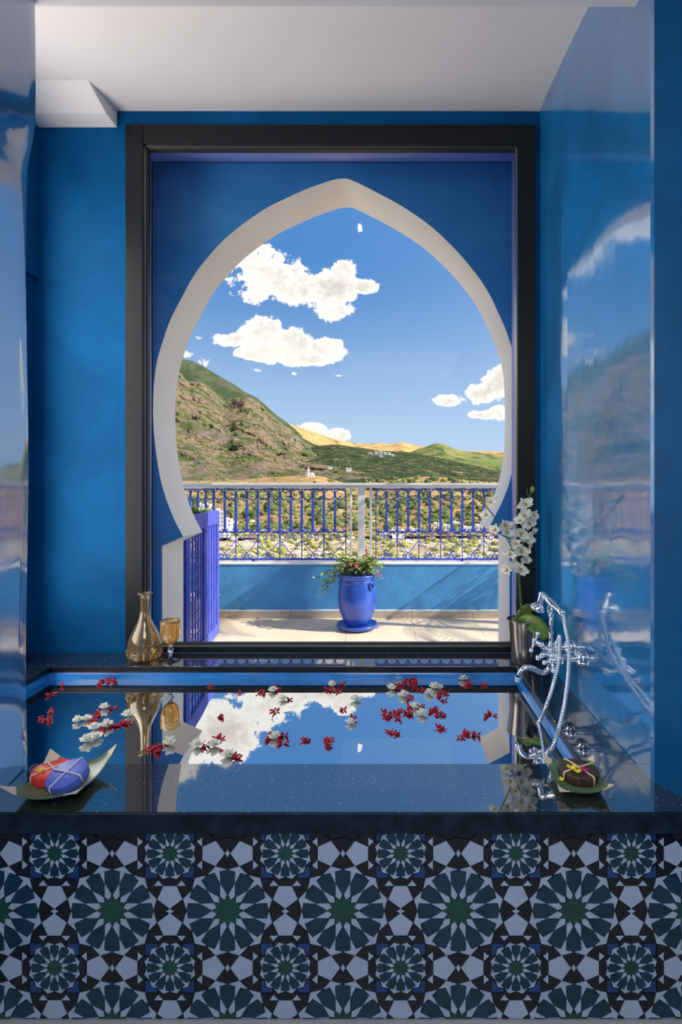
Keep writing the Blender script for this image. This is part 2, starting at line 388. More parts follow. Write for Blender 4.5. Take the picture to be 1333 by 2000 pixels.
wall_solid('wall_right_room', WR[6:]+[(1.5, -2.6), (1.5, 1.548)], 0.0, 3.9, 'plaster_shaded')
# wall behind the camera with its own window opening
for i, (x0, x1, z0, z1) in enumerate([(-1.11, -0.75, 0, CEIL), (0.75, 1.07, 0, CEIL), (-0.75, 0.75, 0, 0.75), (-0.75, 0.75, 2.6, CEIL)]):
    b = MB(); b.box((x0, -2.72, z0), (x1, -2.6, z1)); struct(b.build('wall_rear', 'white_paint', org=Vector((0,0,0))))
# wall round the window
def boxs(name, a, c, m, bevel=0):
    b = MB(); b.box(a, c); return struct(b.build(name, m, org=Vector((0,0,0)), bevel=bevel))
WX0, WX1, WZ1 = xat(248, WIN_Y), xat(1045, WIN_Y), zat(247.5, WIN_Y)
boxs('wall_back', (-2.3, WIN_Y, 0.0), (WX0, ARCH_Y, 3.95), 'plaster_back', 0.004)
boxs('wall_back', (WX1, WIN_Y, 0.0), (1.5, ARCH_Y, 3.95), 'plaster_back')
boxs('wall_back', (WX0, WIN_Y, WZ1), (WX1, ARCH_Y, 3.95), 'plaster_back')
boxs('wall_back', (WX0, WIN_Y, 0.0), (WX1, ARCH_Y, 0.50), 'plaster_outer')
# painted reveals outside the glass
b = MB(); b.prism([(WX0, WO), (xat(286, WO), WO), (xat(297, ARCH_Y), ARCH_Y), (WX0, ARCH_Y)], lambda x, y: (x, y, 0.57), lambda x, y: (x, y, WZ1)); struct(b.build('trim_3', 'reveal_paint', org=Vector((0,0,0))))
b = MB(); b.prism([(WX1, WO), (xat(1008, WO), WO), (xat(1000, ARCH_Y), ARCH_Y), (WX1, ARCH_Y)], lambda x, y: (x, y, 0.57), lambda x, y: (x, y, WZ1)); struct(b.build('trim_4', 'reveal_paint', org=Vector((0,0,0))))
b = MB(); b.prism([(WO, zat(286, WO)), (ARCH_Y, zat(317, ARCH_Y)), (ARCH_Y, WZ1+.05), (WO, WZ1)], lambda y, z: (WX0, y, z), lambda y, z: (WX1, y, z)); struct(b.build('trim_5', 'reveal_paint', org=Vector((0,0,0))))
# window
def window():
    w = bpy.data.objects.new('window_1', None); C.objects.link(w); w.location = (0, WIN_Y, LEDGE); struct(w)
    x0i, x1i = xat(283, WIN_Y), xat(1010, WIN_Y); zt, zti = WZ1-0.004, zat(286, WIN_Y); zb, zbi = LEDGE, zat(1261, WIN_Y)
    def fr(poly_a, poly_b):
        b = MB(); b.box(poly_a, poly_b); return b
    fr((WX0+.003, WIN_Y-.025, zb), (x0i, WO, zt)).build('frame_bar', 'frame_black', w, bevel=0.004)
    fr((x1i, WIN_Y-.025, zb), (WX1-.001, WO, zt)).build('frame_bar', 'frame_black', w, bevel=0.004)
    fr((x0i, WIN_Y-.024, zti), (x1i, WO, zt)).build('frame_bar', 'frame_black', w, bevel=0.004)
    fr((x0i, WIN_Y-.024, zb), (x1i, WO, zbi)).build('frame_bar', 'frame_black', w, bevel=0.004)
    for (a, c) in (((x0i, WIN_Y-.005, zbi), (x0i+.006, WIN_Y+.025, zti)), ((x1i-.006, WIN_Y-.005, zbi), (x1i, WIN_Y+.025, zti)),
                   ((x0i, WIN_Y-.005, zti-.006), (x1i, WIN_Y+.025, zti)), ((x0i, WIN_Y-.015, zbi-.0005), (x1i, WIN_Y, zbi+.005))):
        fr(a, c).build('glazing_bead', 'frame_steel', w)
    for (a, c) in (((x0i+.006, WIN_Y+.005, zbi), (x0i+.014, WIN_Y+.035, zti)), ((x0i, WIN_Y+.005, zti-.013), (x1i, WIN_Y+.035, zti-.006)), ((x0i, WIN_Y+.005, zbi+.005), (x1i, WIN_Y+.035, zbi+.012))):
        fr(a, c).build('gasket', 'gasket', w)
    b = MB(); b.box((x0i, WIN_Y+.028, zbi), (x1i, WIN_Y+.032, zti)); b.build('window_pane', 'window_glass', w)
window()
# ---------------------------------------------------------------- horseshoe arch wall
AR = [(317,1066.6),(358,1048),(349,1031),(338,1009),(325,975),(314,937),(307,898),(302,857),(299.6,822),(299.4,790),(301,750),(305.5,714),(311,690),(319,664),(327,640),(337,616),(355,582),(370,553),(380,537),(391,521),(407,502),(424,482),(448,459),(474,438),(502,418.5),(525,404),(550,391.5),(595,371),(622,361),(649,352),(661,349.6),(672,348.8),(682,350),(705,360),(750,383),(786,403),(825,429),(848,447),(870,467),(900,498),(924,527),(938,545),(951,565),(962,585),(972,607),(987,640),(999,675),(1005,700),(1008.5,730),(1010,770),(1010,820),(1009,865),(1006,895),(1000,925),(991,957),(980,983),(969,1005),(955,1032),(996,1054)]
def spline(pts, k=3):
    out = []
    n = len(pts)
    for i in range(n-1):
        p0, p1, p2, p3 = pts[max(i-1,0)], pts[i], pts[i+1], pts[min(i+2,n-1)]
        for j in range(k):
            t = j/k
            out.append(tuple(0.5*((2*p1[c])+(-p0[c]+p2[c])*t+(2*p0[c]-5*p1[c]+4*p2[c]-p3[c])*t*t+(-p0[c]+3*p1[c]-3*p2[c]+p3[c])*t**3) for c in range(len(p1))))
    out.append(pts[-1]); return out
def arch_wall():
    op = [(xat(px, ARCH_Y), zat(py, ARCH_Y)) for px, py in AR]
    left_half = spline(op[1:32], 2); right_half = spline(op[31:58], 2)
    op = [op[0]]+left_half+right_half[1:]+[op[58]]
    jl, jr = op[0][0], op[-1][0]
    inner = [(jl, TER)]+op+[(jr, TER)]
    outer = [(-2.3, TER), (-2.3, 4.1), (1.5, 4.1), (1.5, TER)]
    poly = inner[::-1]+outer     # closed outline: floor-right .. over the arch .. floor-left, then round the outside
    me = bpy.data.meshes.new('wall_arch'); bm = bmesh.new()
    loops = []
    for y in (ARCH_Y, ARCH_T):
        vs = [bm.verts.new((x, y, z)) for x, z in poly]; es = [bm.edges.new((vs[i], vs[(i+1) % len(vs)])) for i in range(len(vs))]
        r = bmesh.ops.triangle_fill(bm, edges=es, use_beauty=True); loops.append(vs)
    m = len(inner)
    for i in range(len(poly)):
        j = (i+1) % len(poly)
        f = bm.faces.new((loops[0][i], loops[0][j], loops[1][j], loops[1][i]))
        if i < m-1: f.material_index = 1; f.smooth = True
    bmesh.ops.recalc_face_normals(bm, faces=bm.faces); bm.to_mesh(me); bm.free()
    me.materials.append(MATS['plaster_outer']); me.materials.append(MATS['white_paint'])
    me.set_sharp_from_angle(angle=math.radians(25))
    o = bpy.data.objects.new('wall_arch', me); C.objects.link(o); struct(o)
arch_wall()
# ---------------------------------------------------------------- terrace
PAR_Y = 5.05
boxs('terrace_base', (-4.5, ARCH_Y, -0.10), (3.6, 5.06, TER-0.012), 'grout')
tf = bpy.data.objects.new('terrace_floor', None); C.objects.link(tf); tf.location = (0, 4, TER); struct(tf)
b = MB(); b.box((-.2985, -.2985, -.014), (.2985, .2985, 0)); t0 = b.build('floor_tile', 'terrace_tile', tf, org=Vector((0,0,0)), bevel=0.0015)
first = True
for i in range(-4, 4):
    for j in range(4):
        loc = (0.23+0.3+i*0.6, PAR_Y-4-.3-j*0.6, random.uniform(-.0006, .0006))
        if j == 3: continue
        if first: t0.location = loc; first = False
        else: share(t0, 'floor_tile', loc, tf)
# parapet: straight run and the short run that turns away on the left
PX0 = xat(418, PAR_Y); PE = (xat(345, 5.30), 5.30)
def run(y0, y1, z0, z1, name, m, x1=3.6):
    d = Vector((PE[0]-PX0, PE[1]-PAR_Y)).normalized(); nrm = Vector((-d.y, d.x)); 
    ex = PX0+d.x*1.6; ey = PAR_Y+d.y*1.6
    o0, o1 = y0-PAR_Y, y1-PAR_Y
    poly = [(x1, y0), (PX0, y0), (ex, ey+o0), (ex, ey+o1), (PX0, y1), (x1, y1)]
    b = MB(); b.prism(poly, lambda x, y: (x, y, z0), lambda x, y: (x, y, z1)); return struct(b.build(name, m, org=Vector((0,0,0)), bevel=0.003))
PTOP = zat(1101, PAR_Y)
run(PAR_Y, PAR_Y+0.16, 0.0, PTOP-0.008, 'wall_parapet', 'parapet_paint')
run(PAR_Y-0.008, PAR_Y+0.168, PTOP-0.008, PTOP+0.012, 'trim_6', 'white_paint')
run(PAR_Y-0.012, PAR_Y, TER+0.072, TER+0.082, 'trim_7', 'white_paint')
sk = bpy.data.objects.new('baseboard_parapet', None); C.objects.link(sk); sk.location = (0, PAR_Y, TER); struct(sk)
b = MB(); b.box((0.0015, -.012, 0), (.5985, 0, .072)); s0 = b.build('skirting_tile', 'skirting_tile', sk, org=Vector((0,0,0)), bevel=0.001)
for k, i in enumerate(range(-3, 4)):
    if k == 0: s0.location = (0.23+i*.6, 0, 0)
    else: share(s0, 'skirting_tile', (0.23+i*.6, 0, 0), sk)
b = MB(); b.box((PX0+.003-0, PAR_Y-.012, TER), (0.23-1.8-.0015, PAR_Y, TER+.072)); b.build('skirting_tile', 'skirting_tile', sk)

# ================================================================ the bath
BX0, BX1, BY0, BY1 = -1.69, 0.632, SY1, 2.556
ZW = EYE-.958
bath = thing('bathtub', (0, SY0, 0), 'wide built-in bath with a black speckled granite rim and a star-patterned mosaic front', 'bathtub')
def slab(name, poly, z0, z1, m='granite', bevel=0.004):
    b = MB(); b.prism(poly, lambda x, y: (x, y, z0), lambda x, y: (x, y, z1)); 
    if m == 'granite':
        b.mi = [0, 0]+[1]*len(poly); m = ['granite', 'granite_side']
    return b.build(name, m, bath, bevel=bevel)
slab('front_slab', [(-1.12, SY0+.009), (.882, SY0+.009), (.845, 1.474), (.803, 1.548), (.800, 1.565), (.800, SY1-.0005), (-1.152, SY1-.0005), (-1.13, 1.45)], LEDGE-0.045, LEDGE, bevel=0.0)
slab('slab_edge', [(-1.12, SY0), (.887, SY0), (.883, SY0+.009), (-1.12, SY0+.009)], LEDGE-0.054, LEDGE-0.0005, 'granite_edge', 0.002)
slab('side_slab', [(BX1, SY1+.0005), (.800, SY1+.0005), (.800, 2.0), (.803, 2.3), (.8095, BY1-.0005), (BX1, BY1-.0005)], LEDGE-0.03, LEDGE, bevel=0.003)
slab('back_slab', [(-1.92, BY1), (.8095, BY1), (.812, 2.6), (.820, WIN_Y-.025), (-1.92, WIN_Y-.025)], LEDGE-0.03, LEDGE, bevel=0.003)
slab('side_slab', [(-1.92, SY1+.0005), (BX0, SY1+.0005), (BX0, BY1-.0005), (-1.92, BY1-.0005)], LEDGE-0.03, LEDGE, bevel=0.003)
def basin():
    b = MB(); z1, z0 = LEDGE-0.03, 0.10; e = 0.006
    x0, x1, y0, y1 = BX0-e, BX1+e, BY0-e, BY1+e; t = .05; i = .03
    top = [(x0,y0),(x1,y0),(x1,y1),(x0,y1)]; bot = [(x0+i,y0+i),(x1-i,y0+i),(x1-i,y1-i),(x0+i,y1-i)]; out = [(x0-t,y0-.02),(x1+t,y0-.02),(x1+t,y1+t),(x0-t,y1+t)]
    vs = [(x,y,z1) for x,y in top]+[(x,y,z0) for x,y in bot]+[(x,y,z1) for x,y in out]+[(x,y,z0-.05) for x,y in out]
    fs = [(4,5,6,7),(12,15,14,13)]
    for k in range(4):
        j = (k+1) % 4
        fs += [(k, j, 4+j, 4+k), (8+k, 8+j, j, k), (12+k, 12+j, 8+j, 8+k)]
    b.add(vs, fs); return b.build('basin', 'basin_blue', bath, bevel=0.012)
basin()
b = MB(); b.grid(lambda u, v: (BX0-.004+(BX1-BX0+.008)*u, BY0-.004+(BY1-BY0+.008)*v, ZW), 2, 2)
wt = b.build('bath_water', 'water', org=Vector((-0.53, 2.1, ZW)), smooth=True)
tag(wt, 'still clear water filling the built-in bath up to just below its rim', 'water')
# ---------------------------------------------------------------- mosaic front
FY = 1.418
panel = None
b = MB(); b.box((-1.12, FY, 0.0), (.87, FY+0.04, LEDGE-0.055)); panel = b.build('mosaic_panel', 'tile_ground', bath)
PER = 225*.001418; SC0 = (xat(670.5, FY), zat(1777, FY)); PERZ = 223*.001418
X0c, X1c, Z0c, Z1c = -1.115, .865, 0.004, LEDGE-0.056
def clip(poly):
    for ax, lim, sg in ((0, X0c, 1), (0, X1c, -1), (1, Z0c, 1), (1, Z1c, -1)):
        out = []
        for i in range(len(poly)):
            a, c = poly[i], poly[(i+1) % len(poly)]
            da, dc = sg*(a[ax]-lim), sg*(c[ax]-lim)
            if da >= 0: out.append(a)
            if (da >= 0) != (dc >= 0):
                t = da/(da-dc); out.append((a[0]+(c[0]-a[0])*t, a[1]+(c[1]-a[1])*t))
        poly = out
        if len(poly) < 3: return []
    return poly
def area2(p): return abs(sum(p[i][0]*p[(i+1)%len(p)][1]-p[(i+1)%len(p)][0]*p[i][1] for i in range(len(p))))/2
def inset(p, d=0.0006):
    cx = sum(q[0] for q in p)/len(p); cz = sum(q[1] for q in p)/len(p)
    out = []
    for q in p:
        r = math.hypot(q[0]-cx, q[1]-cz) or 1; k = max(0.8, 1-d*1.3/r); out.append((cx+(q[0]-cx)*k, cz+(q[1]-cz)*k))
    return out
def rt(p, a):      # rotate clockwise-from-vertical by a
    c, s = math.cos(a), math.sin(a); return [(x*c+z*s, -x*s+z*c) for x, z in p]
def pol(r, deg): a = math.radians(deg); return (r*math.sin(a), r*math.cos(a))
W15 = 15
PETAL = [(-.065,.345),(0,.352),(.065,.345),(.066,.236),(0,.138),(-.066,.236)]
KITE = [pol(.243,15), pol(.138,2.0), pol(.098,15), pol(.138,28)]
STARP = [pol(.245,15), pol(.350,11), pol(.358,1.0), pol(.402,15), pol(.358,29), pol(.350,19)]
STAR = [pol(.134 if k%2==0 else .094, 15*k) for k in range(24)]
PENT = [(.281,.058),(.396,.110),(.478,.0),(.396,-.110),(.281,-.058)]
BAND = [(.206,0),(.224,.058),(.180,.102),(.187,.108),(.211,.106),(.230,.099),(.278,.057),(.278,-.057),(.230,-.099),(.211,-.106),(.187,-.108),(.180,-.102),(.224,-.058)]
BLUE = [(.213,.109),(.213,.213),(.109,.213),(.109,.186),(.166,.166),(.186,.109)]
TRI = [(.280,.060),(.280,.140),(.232,.102)]
WEDGE = [(.283,.061),(.396,.113),(.322,.187),(.216,.212),(.216,.110),(.230,.103),(.279,.143)]
HOUR = [(.398,.112),(.480,.004),(.5,.037),(.520,.004),(.602,.112),(.5,.139)]
DIAM = [(.479,0),(.5,.036),(.521,0),(.5,-.036)]
protos = {}
stuff = {'zellige_white': MB()}
def place(kind, name, m, base, cx, cz, ang, sc=1.0, joined=False):
    k = PER*sc; pts = [(x*k, z*k*(PERZ/PER if True else 1)) for x, z in rt(base, ang)] if False else [(x*k, z*k) for x, z in rt(base, ang)]
    w = [(cx+x, cz+z) for x, z in pts]; cl = clip(w)
    if len(cl) < 3 or area2(cl) < 1.2e-5: return
    jit = random.uniform(0, .0007)
    full = len(cl) == len(w) and abs(area2(cl)-area2(w)) < 1e-9
    y0, y1 = FY+.0005, FY-.0035
    if joined:
        q = inset(cl, .0004); stuff[m].prism(q, lambda x, z: (x, y0, z), lambda x, z: (x, y1, z)); return
    if full and sc == 1.0 or full and kind in ('petal_s', 'starp_s', 'star_s'):
        if kind not in protos:
            q = inset([(x*k, z*k) for x, z in base]); b = MB(); b.prism(q, lambda x, z: (x, .0005, z), lambda x, z: (x, -.0035, z))
            o = b.build(name, m, panel, org=Vector((0,0,0))); protos[kind] = o
            o.location = (cx, 0, cz); o.location = Vector((cx, FY-jit, cz))-world_loc(panel); o.rotation_euler = (0, ang, 0)
        else:
            share(protos[kind], name, Vector((cx, FY-jit, cz))-world_loc(panel), panel, rot=(0, ang, 0))
    else:
        q = inset(cl); b = MB(); b.prism(q, lambda x, z: (x, y0-jit, z), lambda x, z: (x, y1-jit, z)); b.build(name, m, panel)
for i in range(-3, 4):
    for j in (0, -1):
        cx, cz = SC0[0]+i*PER, SC0[1]+j*PERZ
        place('star', 'star_tile', 'zellige_green', STAR, cx, cz, 0)
        for k in range(12):
            a = k*PI/6
            place('petal', 'petal_tile', 'zellige_teal', PETAL, cx, cz, a)
            place('kite', 'kite_tile', 'zellige_white', KITE, cx, cz, a)
            place('starp', 'star_point_tile', 'zellige_white', STARP, cx, cz, a)
for i in range(-4, 4):
    for j in (1, 0):
        cx, cz = SC0[0]+(i+.5)*PER, SC0[1]+(j-.5)*PERZ
        place('star_s', 'star_tile', 'zellige_green', STAR, cx, cz, 0, .57)
        for k in range(12):
            a = k*PI/6
            place('petal_s', 'petal_tile', 'zellige_teal', PETAL, cx, cz, a, .57)
            place('kite_s', 'kite_tile', 'zellige_white', KITE, cx, cz, a, .57, joined=True)
            place('starp_s', 'star_point_tile', 'zellige_white', STARP, cx, cz, a, .57)
        for k in range(4):
            a = k*PI/2
            place('pent', 'pentagon_tile', 'zellige_white', PENT, cx, cz, a)
            place('band', 'band_tile', 'zellige_black', BAND, cx, cz, a)
            place('blue', 'corner_tile', 'zellige_blue', BLUE, cx, cz, a)
            place('wedge', 'wedge_tile', 'zellige_black', WEDGE, cx, cz, a)
            place('wedge2', 'wedge_tile', 'zellige_black', [(x, -z) for x, z in WEDGE][::-1], cx, cz, a)
            for t in (TRI, [(x, -z) for x, z in TRI][::-1]): place('tri', 'tri', 'zellige_white', t, cx, cz, a, 1.0, joined=True)
        for a in (0, PI/2):
            place('hour', 'hourglass_tile', 'zellige_black', HOUR, cx, cz, a)
            place('hour2', 'hourglass_tile', 'zellige_black', [(x, -z) for x, z in HOUR][::-1], cx, cz, a)
            place('diam', 'diam', 'zellige_white', DIAM, cx, cz, a, 1.0, joined=True)
for m, mb in stuff.items():
    if mb.v: tag(mb.build('small_tiles', m, panel), kind='stuff')
# ================================================================ terrace things
RY = 5.12
def arc(cx, cz, r, a0, a1, n=10): return [(cx+r*math.cos(math.radians(a0+(a1-a0)*i/n)), cz+r*math.sin(math.radians(a0+(a1-a0)*i/n))) for i in range(n+1)]
def spiral(cx, cz, r0, a0, turns, n=14, sg=1):
    return [(cx+r0*(1-.62*i/n)*math.cos(math.radians(a0)+sg*turns*2*PI*i/n), cz+r0*(1-.62*i/n)*math.sin(math.radians(a0)+sg*turns*2*PI*i/n)) for i in range(n+1)]
z_top, z_mid, z_bot = zat(955.5, RY), zat(1038.5, RY), zat(1092, RY)
def t2(b, pts, r, n=5): b.tube([(x, 0, z) for x, z in pts], r, n)
RP = {}
def rail_protos(root, sp):
    "bar, ring, curl and lower scroll, drawn once and shared"
    b = MB(); b.box((-.0045, -.0045, z_bot), (.0045, .0045, z_top)); RP['thin_bar'] = b
    b = MB(); z0, z1 = z_mid, zat(977, RY); b.box((-.011, -.007, z0), (.011, .007, z1)); b.box((-.005, -.005, z1), (.005, .005, z_top)); b.ball((0, 0, zat(967, RY)), .012, 6, 4); RP['bar'] = b
    b = MB(); r = sp/2-.004; t2(b, arc(0, z_top-r-.004, r, 0, 360, 16), .0052); t2(b, arc(-sp/2, zat(980, RY), .03, 60, 20, 3)[:3], .0025); RP['ring'] = b
    b = MB()
    for s in (-1, 1): t2(b, [(s*sp*.48, z_mid+.006)]+[(s*.026+s*q[0], q[1]) for q in spiral(0, z_mid+.018, .014, -60, .8)], .0042)
    RP['curl'] = b
    b = MB(); zt = zat(1050, RY); zb = zat(1085, RY)
    for s in (-1, 1):
        t2(b, arc(s*sp*.5, zt, sp*.5, 90-s*90 if s > 0 else 180, 90, 8) if False else [(s*sp, zat(1054, RY)), (s*sp*.93, zat(1045, RY)), (s*sp*.72, z_mid-.012), (s*sp*.45, z_mid-.008), (s*sp*.2, z_mid-.022)], .0042)
        t2(b, [(s*q[0]+s*sp*.32, q[1]) for q in spiral(0, zt-.002, .030, 150, 1.2, 16, -1)], .0042)
        t2(b, [(s*sp*.98, zat(1055, RY)), (s*sp*.5, zat(1069, RY)), (s*.004, zat(1079, RY)), (-s*.018, zb)], .0042)
        t2(b, [(s*q[0]+s*.034, q[1]) for q in spiral(0, zb, .026, 170, 1.2, 16)], .0042)
    RP['scroll'] = b
RD = {}
def railing(x0, n, sp, root, feet, first_thin=0):
    rail_protos(root, sp)
    ln = sp*n
    b = MB(); b.box((0, -.012, z_top-.005), (ln, .012, z_top+.006)); b.build('top_rail', 'blue_iron', root, org=Vector((0,0,0))).location = (0, 0, 0)
    b = MB(); b.box((0, -.009, z_mid-.006), (ln, .009, z_mid+.006)); b.build('middle_rail', 'blue_iron', root, org=Vector((0,0,0)))
    b = MB(); b.box((0, -.012, z_bot-.009), (ln, .012, z_bot+.009)); b.build('bottom_rail', 'blue_iron', root, org=Vector((0,0,0)))
    for x in feet:
        b = MB(); b.box((x-.012, -.012, PTOP+.010), (x+.012, .012, z_bot)); b.build('foot', 'blue_iron', root, org=Vector((0,0,0)))
    def put(kind, x):
        key = (kind, round(sp, 4))
        if key in RD: share(RD[key], kind, (x, 0, 0), root)
        else:
            o = RP[kind].build(kind, 'blue_iron', root, org=Vector((0,0,0)), smooth=kind in ('ring', 'curl', 'scroll')); o.location = (x, 0, 0); RD[key] = o
    for i in range(n+1):
        if i in (0, n): put('thin_bar', i*sp if i else .004)
        else:
            put('bar', i*sp)
            if i % 2 == first_thin: put('thin_bar', i*sp)
        if i < n: put('ring', (i+.5)*sp)
        if i < n: put('curl', (i+.5)*sp)
    for i in range(1, n):
        if i % 2 != first_thin and i-1 >= 0 and i+1 <= n: put('scroll', i*sp)
def rail_thing(x, y, rot, label):
    return thing('balcony_railing', (x, y, 0), label, 'railing', 'blue iron railings round the terrace', rotz=rot)
xl = xat(418, RY); sp = (xat(676, RY)-xl)/12
r1 = rail_thing(xl, RY, 0, 'blue iron railing with rings and scrolls, left of the three white posts')
railing(xl, 12, sp, r1, (xat(495, RY)-xl,))
xr = xat(734, RY)
r2 = rail_thing(xr, RY, 0, 'blue wrought iron railing with rings and scrolls, right of the white posts')
railing(xr, 14, sp*.985, r2, (xat(903, RY)-xr,))
d = Vector((PE[0]-PX0, PE[1]-PAR_Y))
r3 = rail_thing(xl-.004, RY+.002, math.atan2(d.y, d.x), 'blue iron railing, short run turning away above the open garden gate')
railing(0, 10, sp, r3, ())
# white hand rail on its posts
h = thing('handrail', (0, RY, PTOP+.012), 'white painted handrail with three slim posts, along the top of the blue railings', 'handrail')
dd = Vector((PE[0]-PX0, PE[1]-PAR_Y)).normalized()
def caprun(y0, y1, z0, z1, nm):
    ex, ey = xl+dd.x*1.2, RY+dd.y*1.2
    poly = [(3.0, RY+y0), (xl, RY+y0), (ex, ey+y0), (ex, ey+y1), (xl, RY+y1), (3.0, RY+y1)]
    b = MB(); b.prism(poly, lambda x, y: (x, y, z0), lambda x, y: (x, y, z1)); b.build(nm, 'cap_paint', h, bevel=.004)
caprun(-.035, .035, zat(953, RY)-.0, zat(948.5, RY), 'rail_base'); caprun(-.05, .05, zat(948.5, RY), zat(943.5, RY), 'rail_cap')
for a, c in ((684, 688), (700, 713), (722.5, 727)):
    w = (c-a)*RY/2000; xc = xat((a+c)/2, RY); b = MB(); b.box((xc-w, RY-.02, PTOP+.012), (xc+w, RY+.02, zat(953, RY))); b.build('post', 'cap_paint', h, bevel=.002)
# ---------------------------------------------------------------- flower pot
PC = Vector((xat(698, 4.68), 4.68, TER))
def fpot():
    t = thing('flower_pot', PC, 'tall glazed cobalt blue flower pot with a ring handle, standing on the terrace', 'flower pot')
    k = .0045
    prof = [(.105,.045),(.120,.05),(.135,.10),(.158,.155),(.172,.215),(.175,.29),(.172,.36),(.165,.41),(.163,.43),(.168,.436),(.163,.442),(.162,.455),(.164,.472),(.172,.482),(.174,.494),(.166,.500),(.152,.494),(.150,.46)]
    b = MB(); b.lathe([(r, z+.0) for r, z in prof], 48, org=PC); b.build('body', 'pot_glaze', t, smooth=True)
    b = MB(); b.lathe([(0.0001,.462),(.152,.458)], 24, org=PC); b.build('soil', 'soil', t)
    for a in (-38, 152):
        c = PC+Vector((math.cos(math.radians(a))*.178, math.sin(math.radians(a))*.178, .405)); tx = Vector((-math.sin(math.radians(a)), math.cos(math.radians(a)), 0))
        b = MB(); b.tube([c+tx*.026*math.cos(q)+Vector((0,0,1))*.032*math.sin(q) for q in [2*PI*i/14 for i in range(15)]], .009, 7); b.build('ring_handle', 'pot_glaze', t, smooth=True)
    s = thing('pot_saucer', PC, 'round glazed cobalt blue saucer under the tall flower pot', 'saucer')
    b = MB(); b.lathe([(.11,0),(.155,.004),(.185,.022),(.190,.040),(.183,.052),(.172,.046),(.160,.030),(.10,.022),(.0001,.022)], 48, org=PC); b.build('dish', 'pot_glaze', s, smooth=True)
    b = MB(); b.lathe([(.0001, .0225), (.095, .0225), (.100, .034), (.106, .046), (.0001, .046)], 32, org=PC); b.build('pot_foot', 'pot_glaze', t, smooth=True)
fpot()
def leafquad(b, c, d, up, L, W, bend=.25):
    d = d.normalized(); s = d.cross(up)
    if s.length < 1e-3: s = Vector((1,0,0))
    s.normalize(); n = s.cross(d)
    pts = [c, c+d*L*.3+s*W*.5, c+d*L*.75+s*W*.45-n*L*bend*.4, c+d*L-n*L*bend, c+d*L*.75-s*W*.45-n*L*bend*.4, c+d*L*.3-s*W*.5, c+d*L*.5-n*L*bend*.05]
    b.add(pts, [(0,1,6),(1,2,6),(2,3,6),(3,4,6),(4,5,6),(5,0,6)])
def geranium():
    o = PC+Vector((0,0,.46)); rnd = random.Random(5)
    t = thing('geranium', o, 'bushy green geranium with pink flowers, trailing from the tall blue pot', 'plant')
    lb = MB(); sb = MB(); tips = []
    ends = [Vector((rnd.uniform(-.2,.2), rnd.uniform(-.12,.14), rnd.uniform(.05,.19))) for _ in range(30)]
    ends = [e if e.x*e.x/.05+e.y*e.y/.03 < 1.2 else e*.7 for e in ends]
    trail = [Vector((-.33,-.02,-.09)), Vector((-.29,-.05,-.02)), Vector((-.25,-.06,.02)), Vector((-.37,-.02,.0)), Vector((-.31,0,-.12)), Vector((.20,-.06,-.0)), Vector((.18,-.05,.06)), Vector((.21,.0,.1)), Vector((-.22,-.05,-.04))]
    for e in ends+trail:
        path = [o+Vector((e.x*.15,e.y*.15,-.02))]+[o+Vector((e.x*s, e.y*s, e.z*s+.07*math.sin(PI*s)*(1 if e.z > 0 else 1.3))) for s in (.35,.7,1)]
        sb.tube(path, .0035, 5)
        for k in range(26):
            s = rnd.uniform(.3, 1.05); p = o+Vector((e.x*s, e.y*s, e.z*s+.07*math.sin(PI*min(s,1)))) + Vector((rnd.gauss(0,.022), rnd.gauss(0,.022), rnd.gauss(0,.018)))
            if (p-o).z < .012 and math.hypot((p-o).x, (p-o).y) < .165: continue
            dr = Vector((rnd.uniform(-1,1), rnd.uniform(-1,1), rnd.uniform(-.2,.9)))
            leafquad(lb, p, dr, Vector((0,0,1)), rnd.uniform(.022,.040), rnd.uniform(.018,.030))
    sb.build('stems', 'stem_green', t); lb.build('foliage', 'leaf_green', t)
    for (px, py, D) in ((696,1106,4.50),(735,1086,4.63),(741,1123,4.6),(716,1083,4.68),(684,1102,4.53),(717,1075,4.68)):
        c = P(px, py, D); fb = MB()
        for k in range(22):
            v = Vector((rnd.gauss(0,1), rnd.gauss(0,1), rnd.gauss(0,1))).normalized(); leafquad(fb, c+v*.006, v, Vector((0,0,1)), .017, .015, .1)
        fb.build('flower', 'pink_petal', t)
geranium()
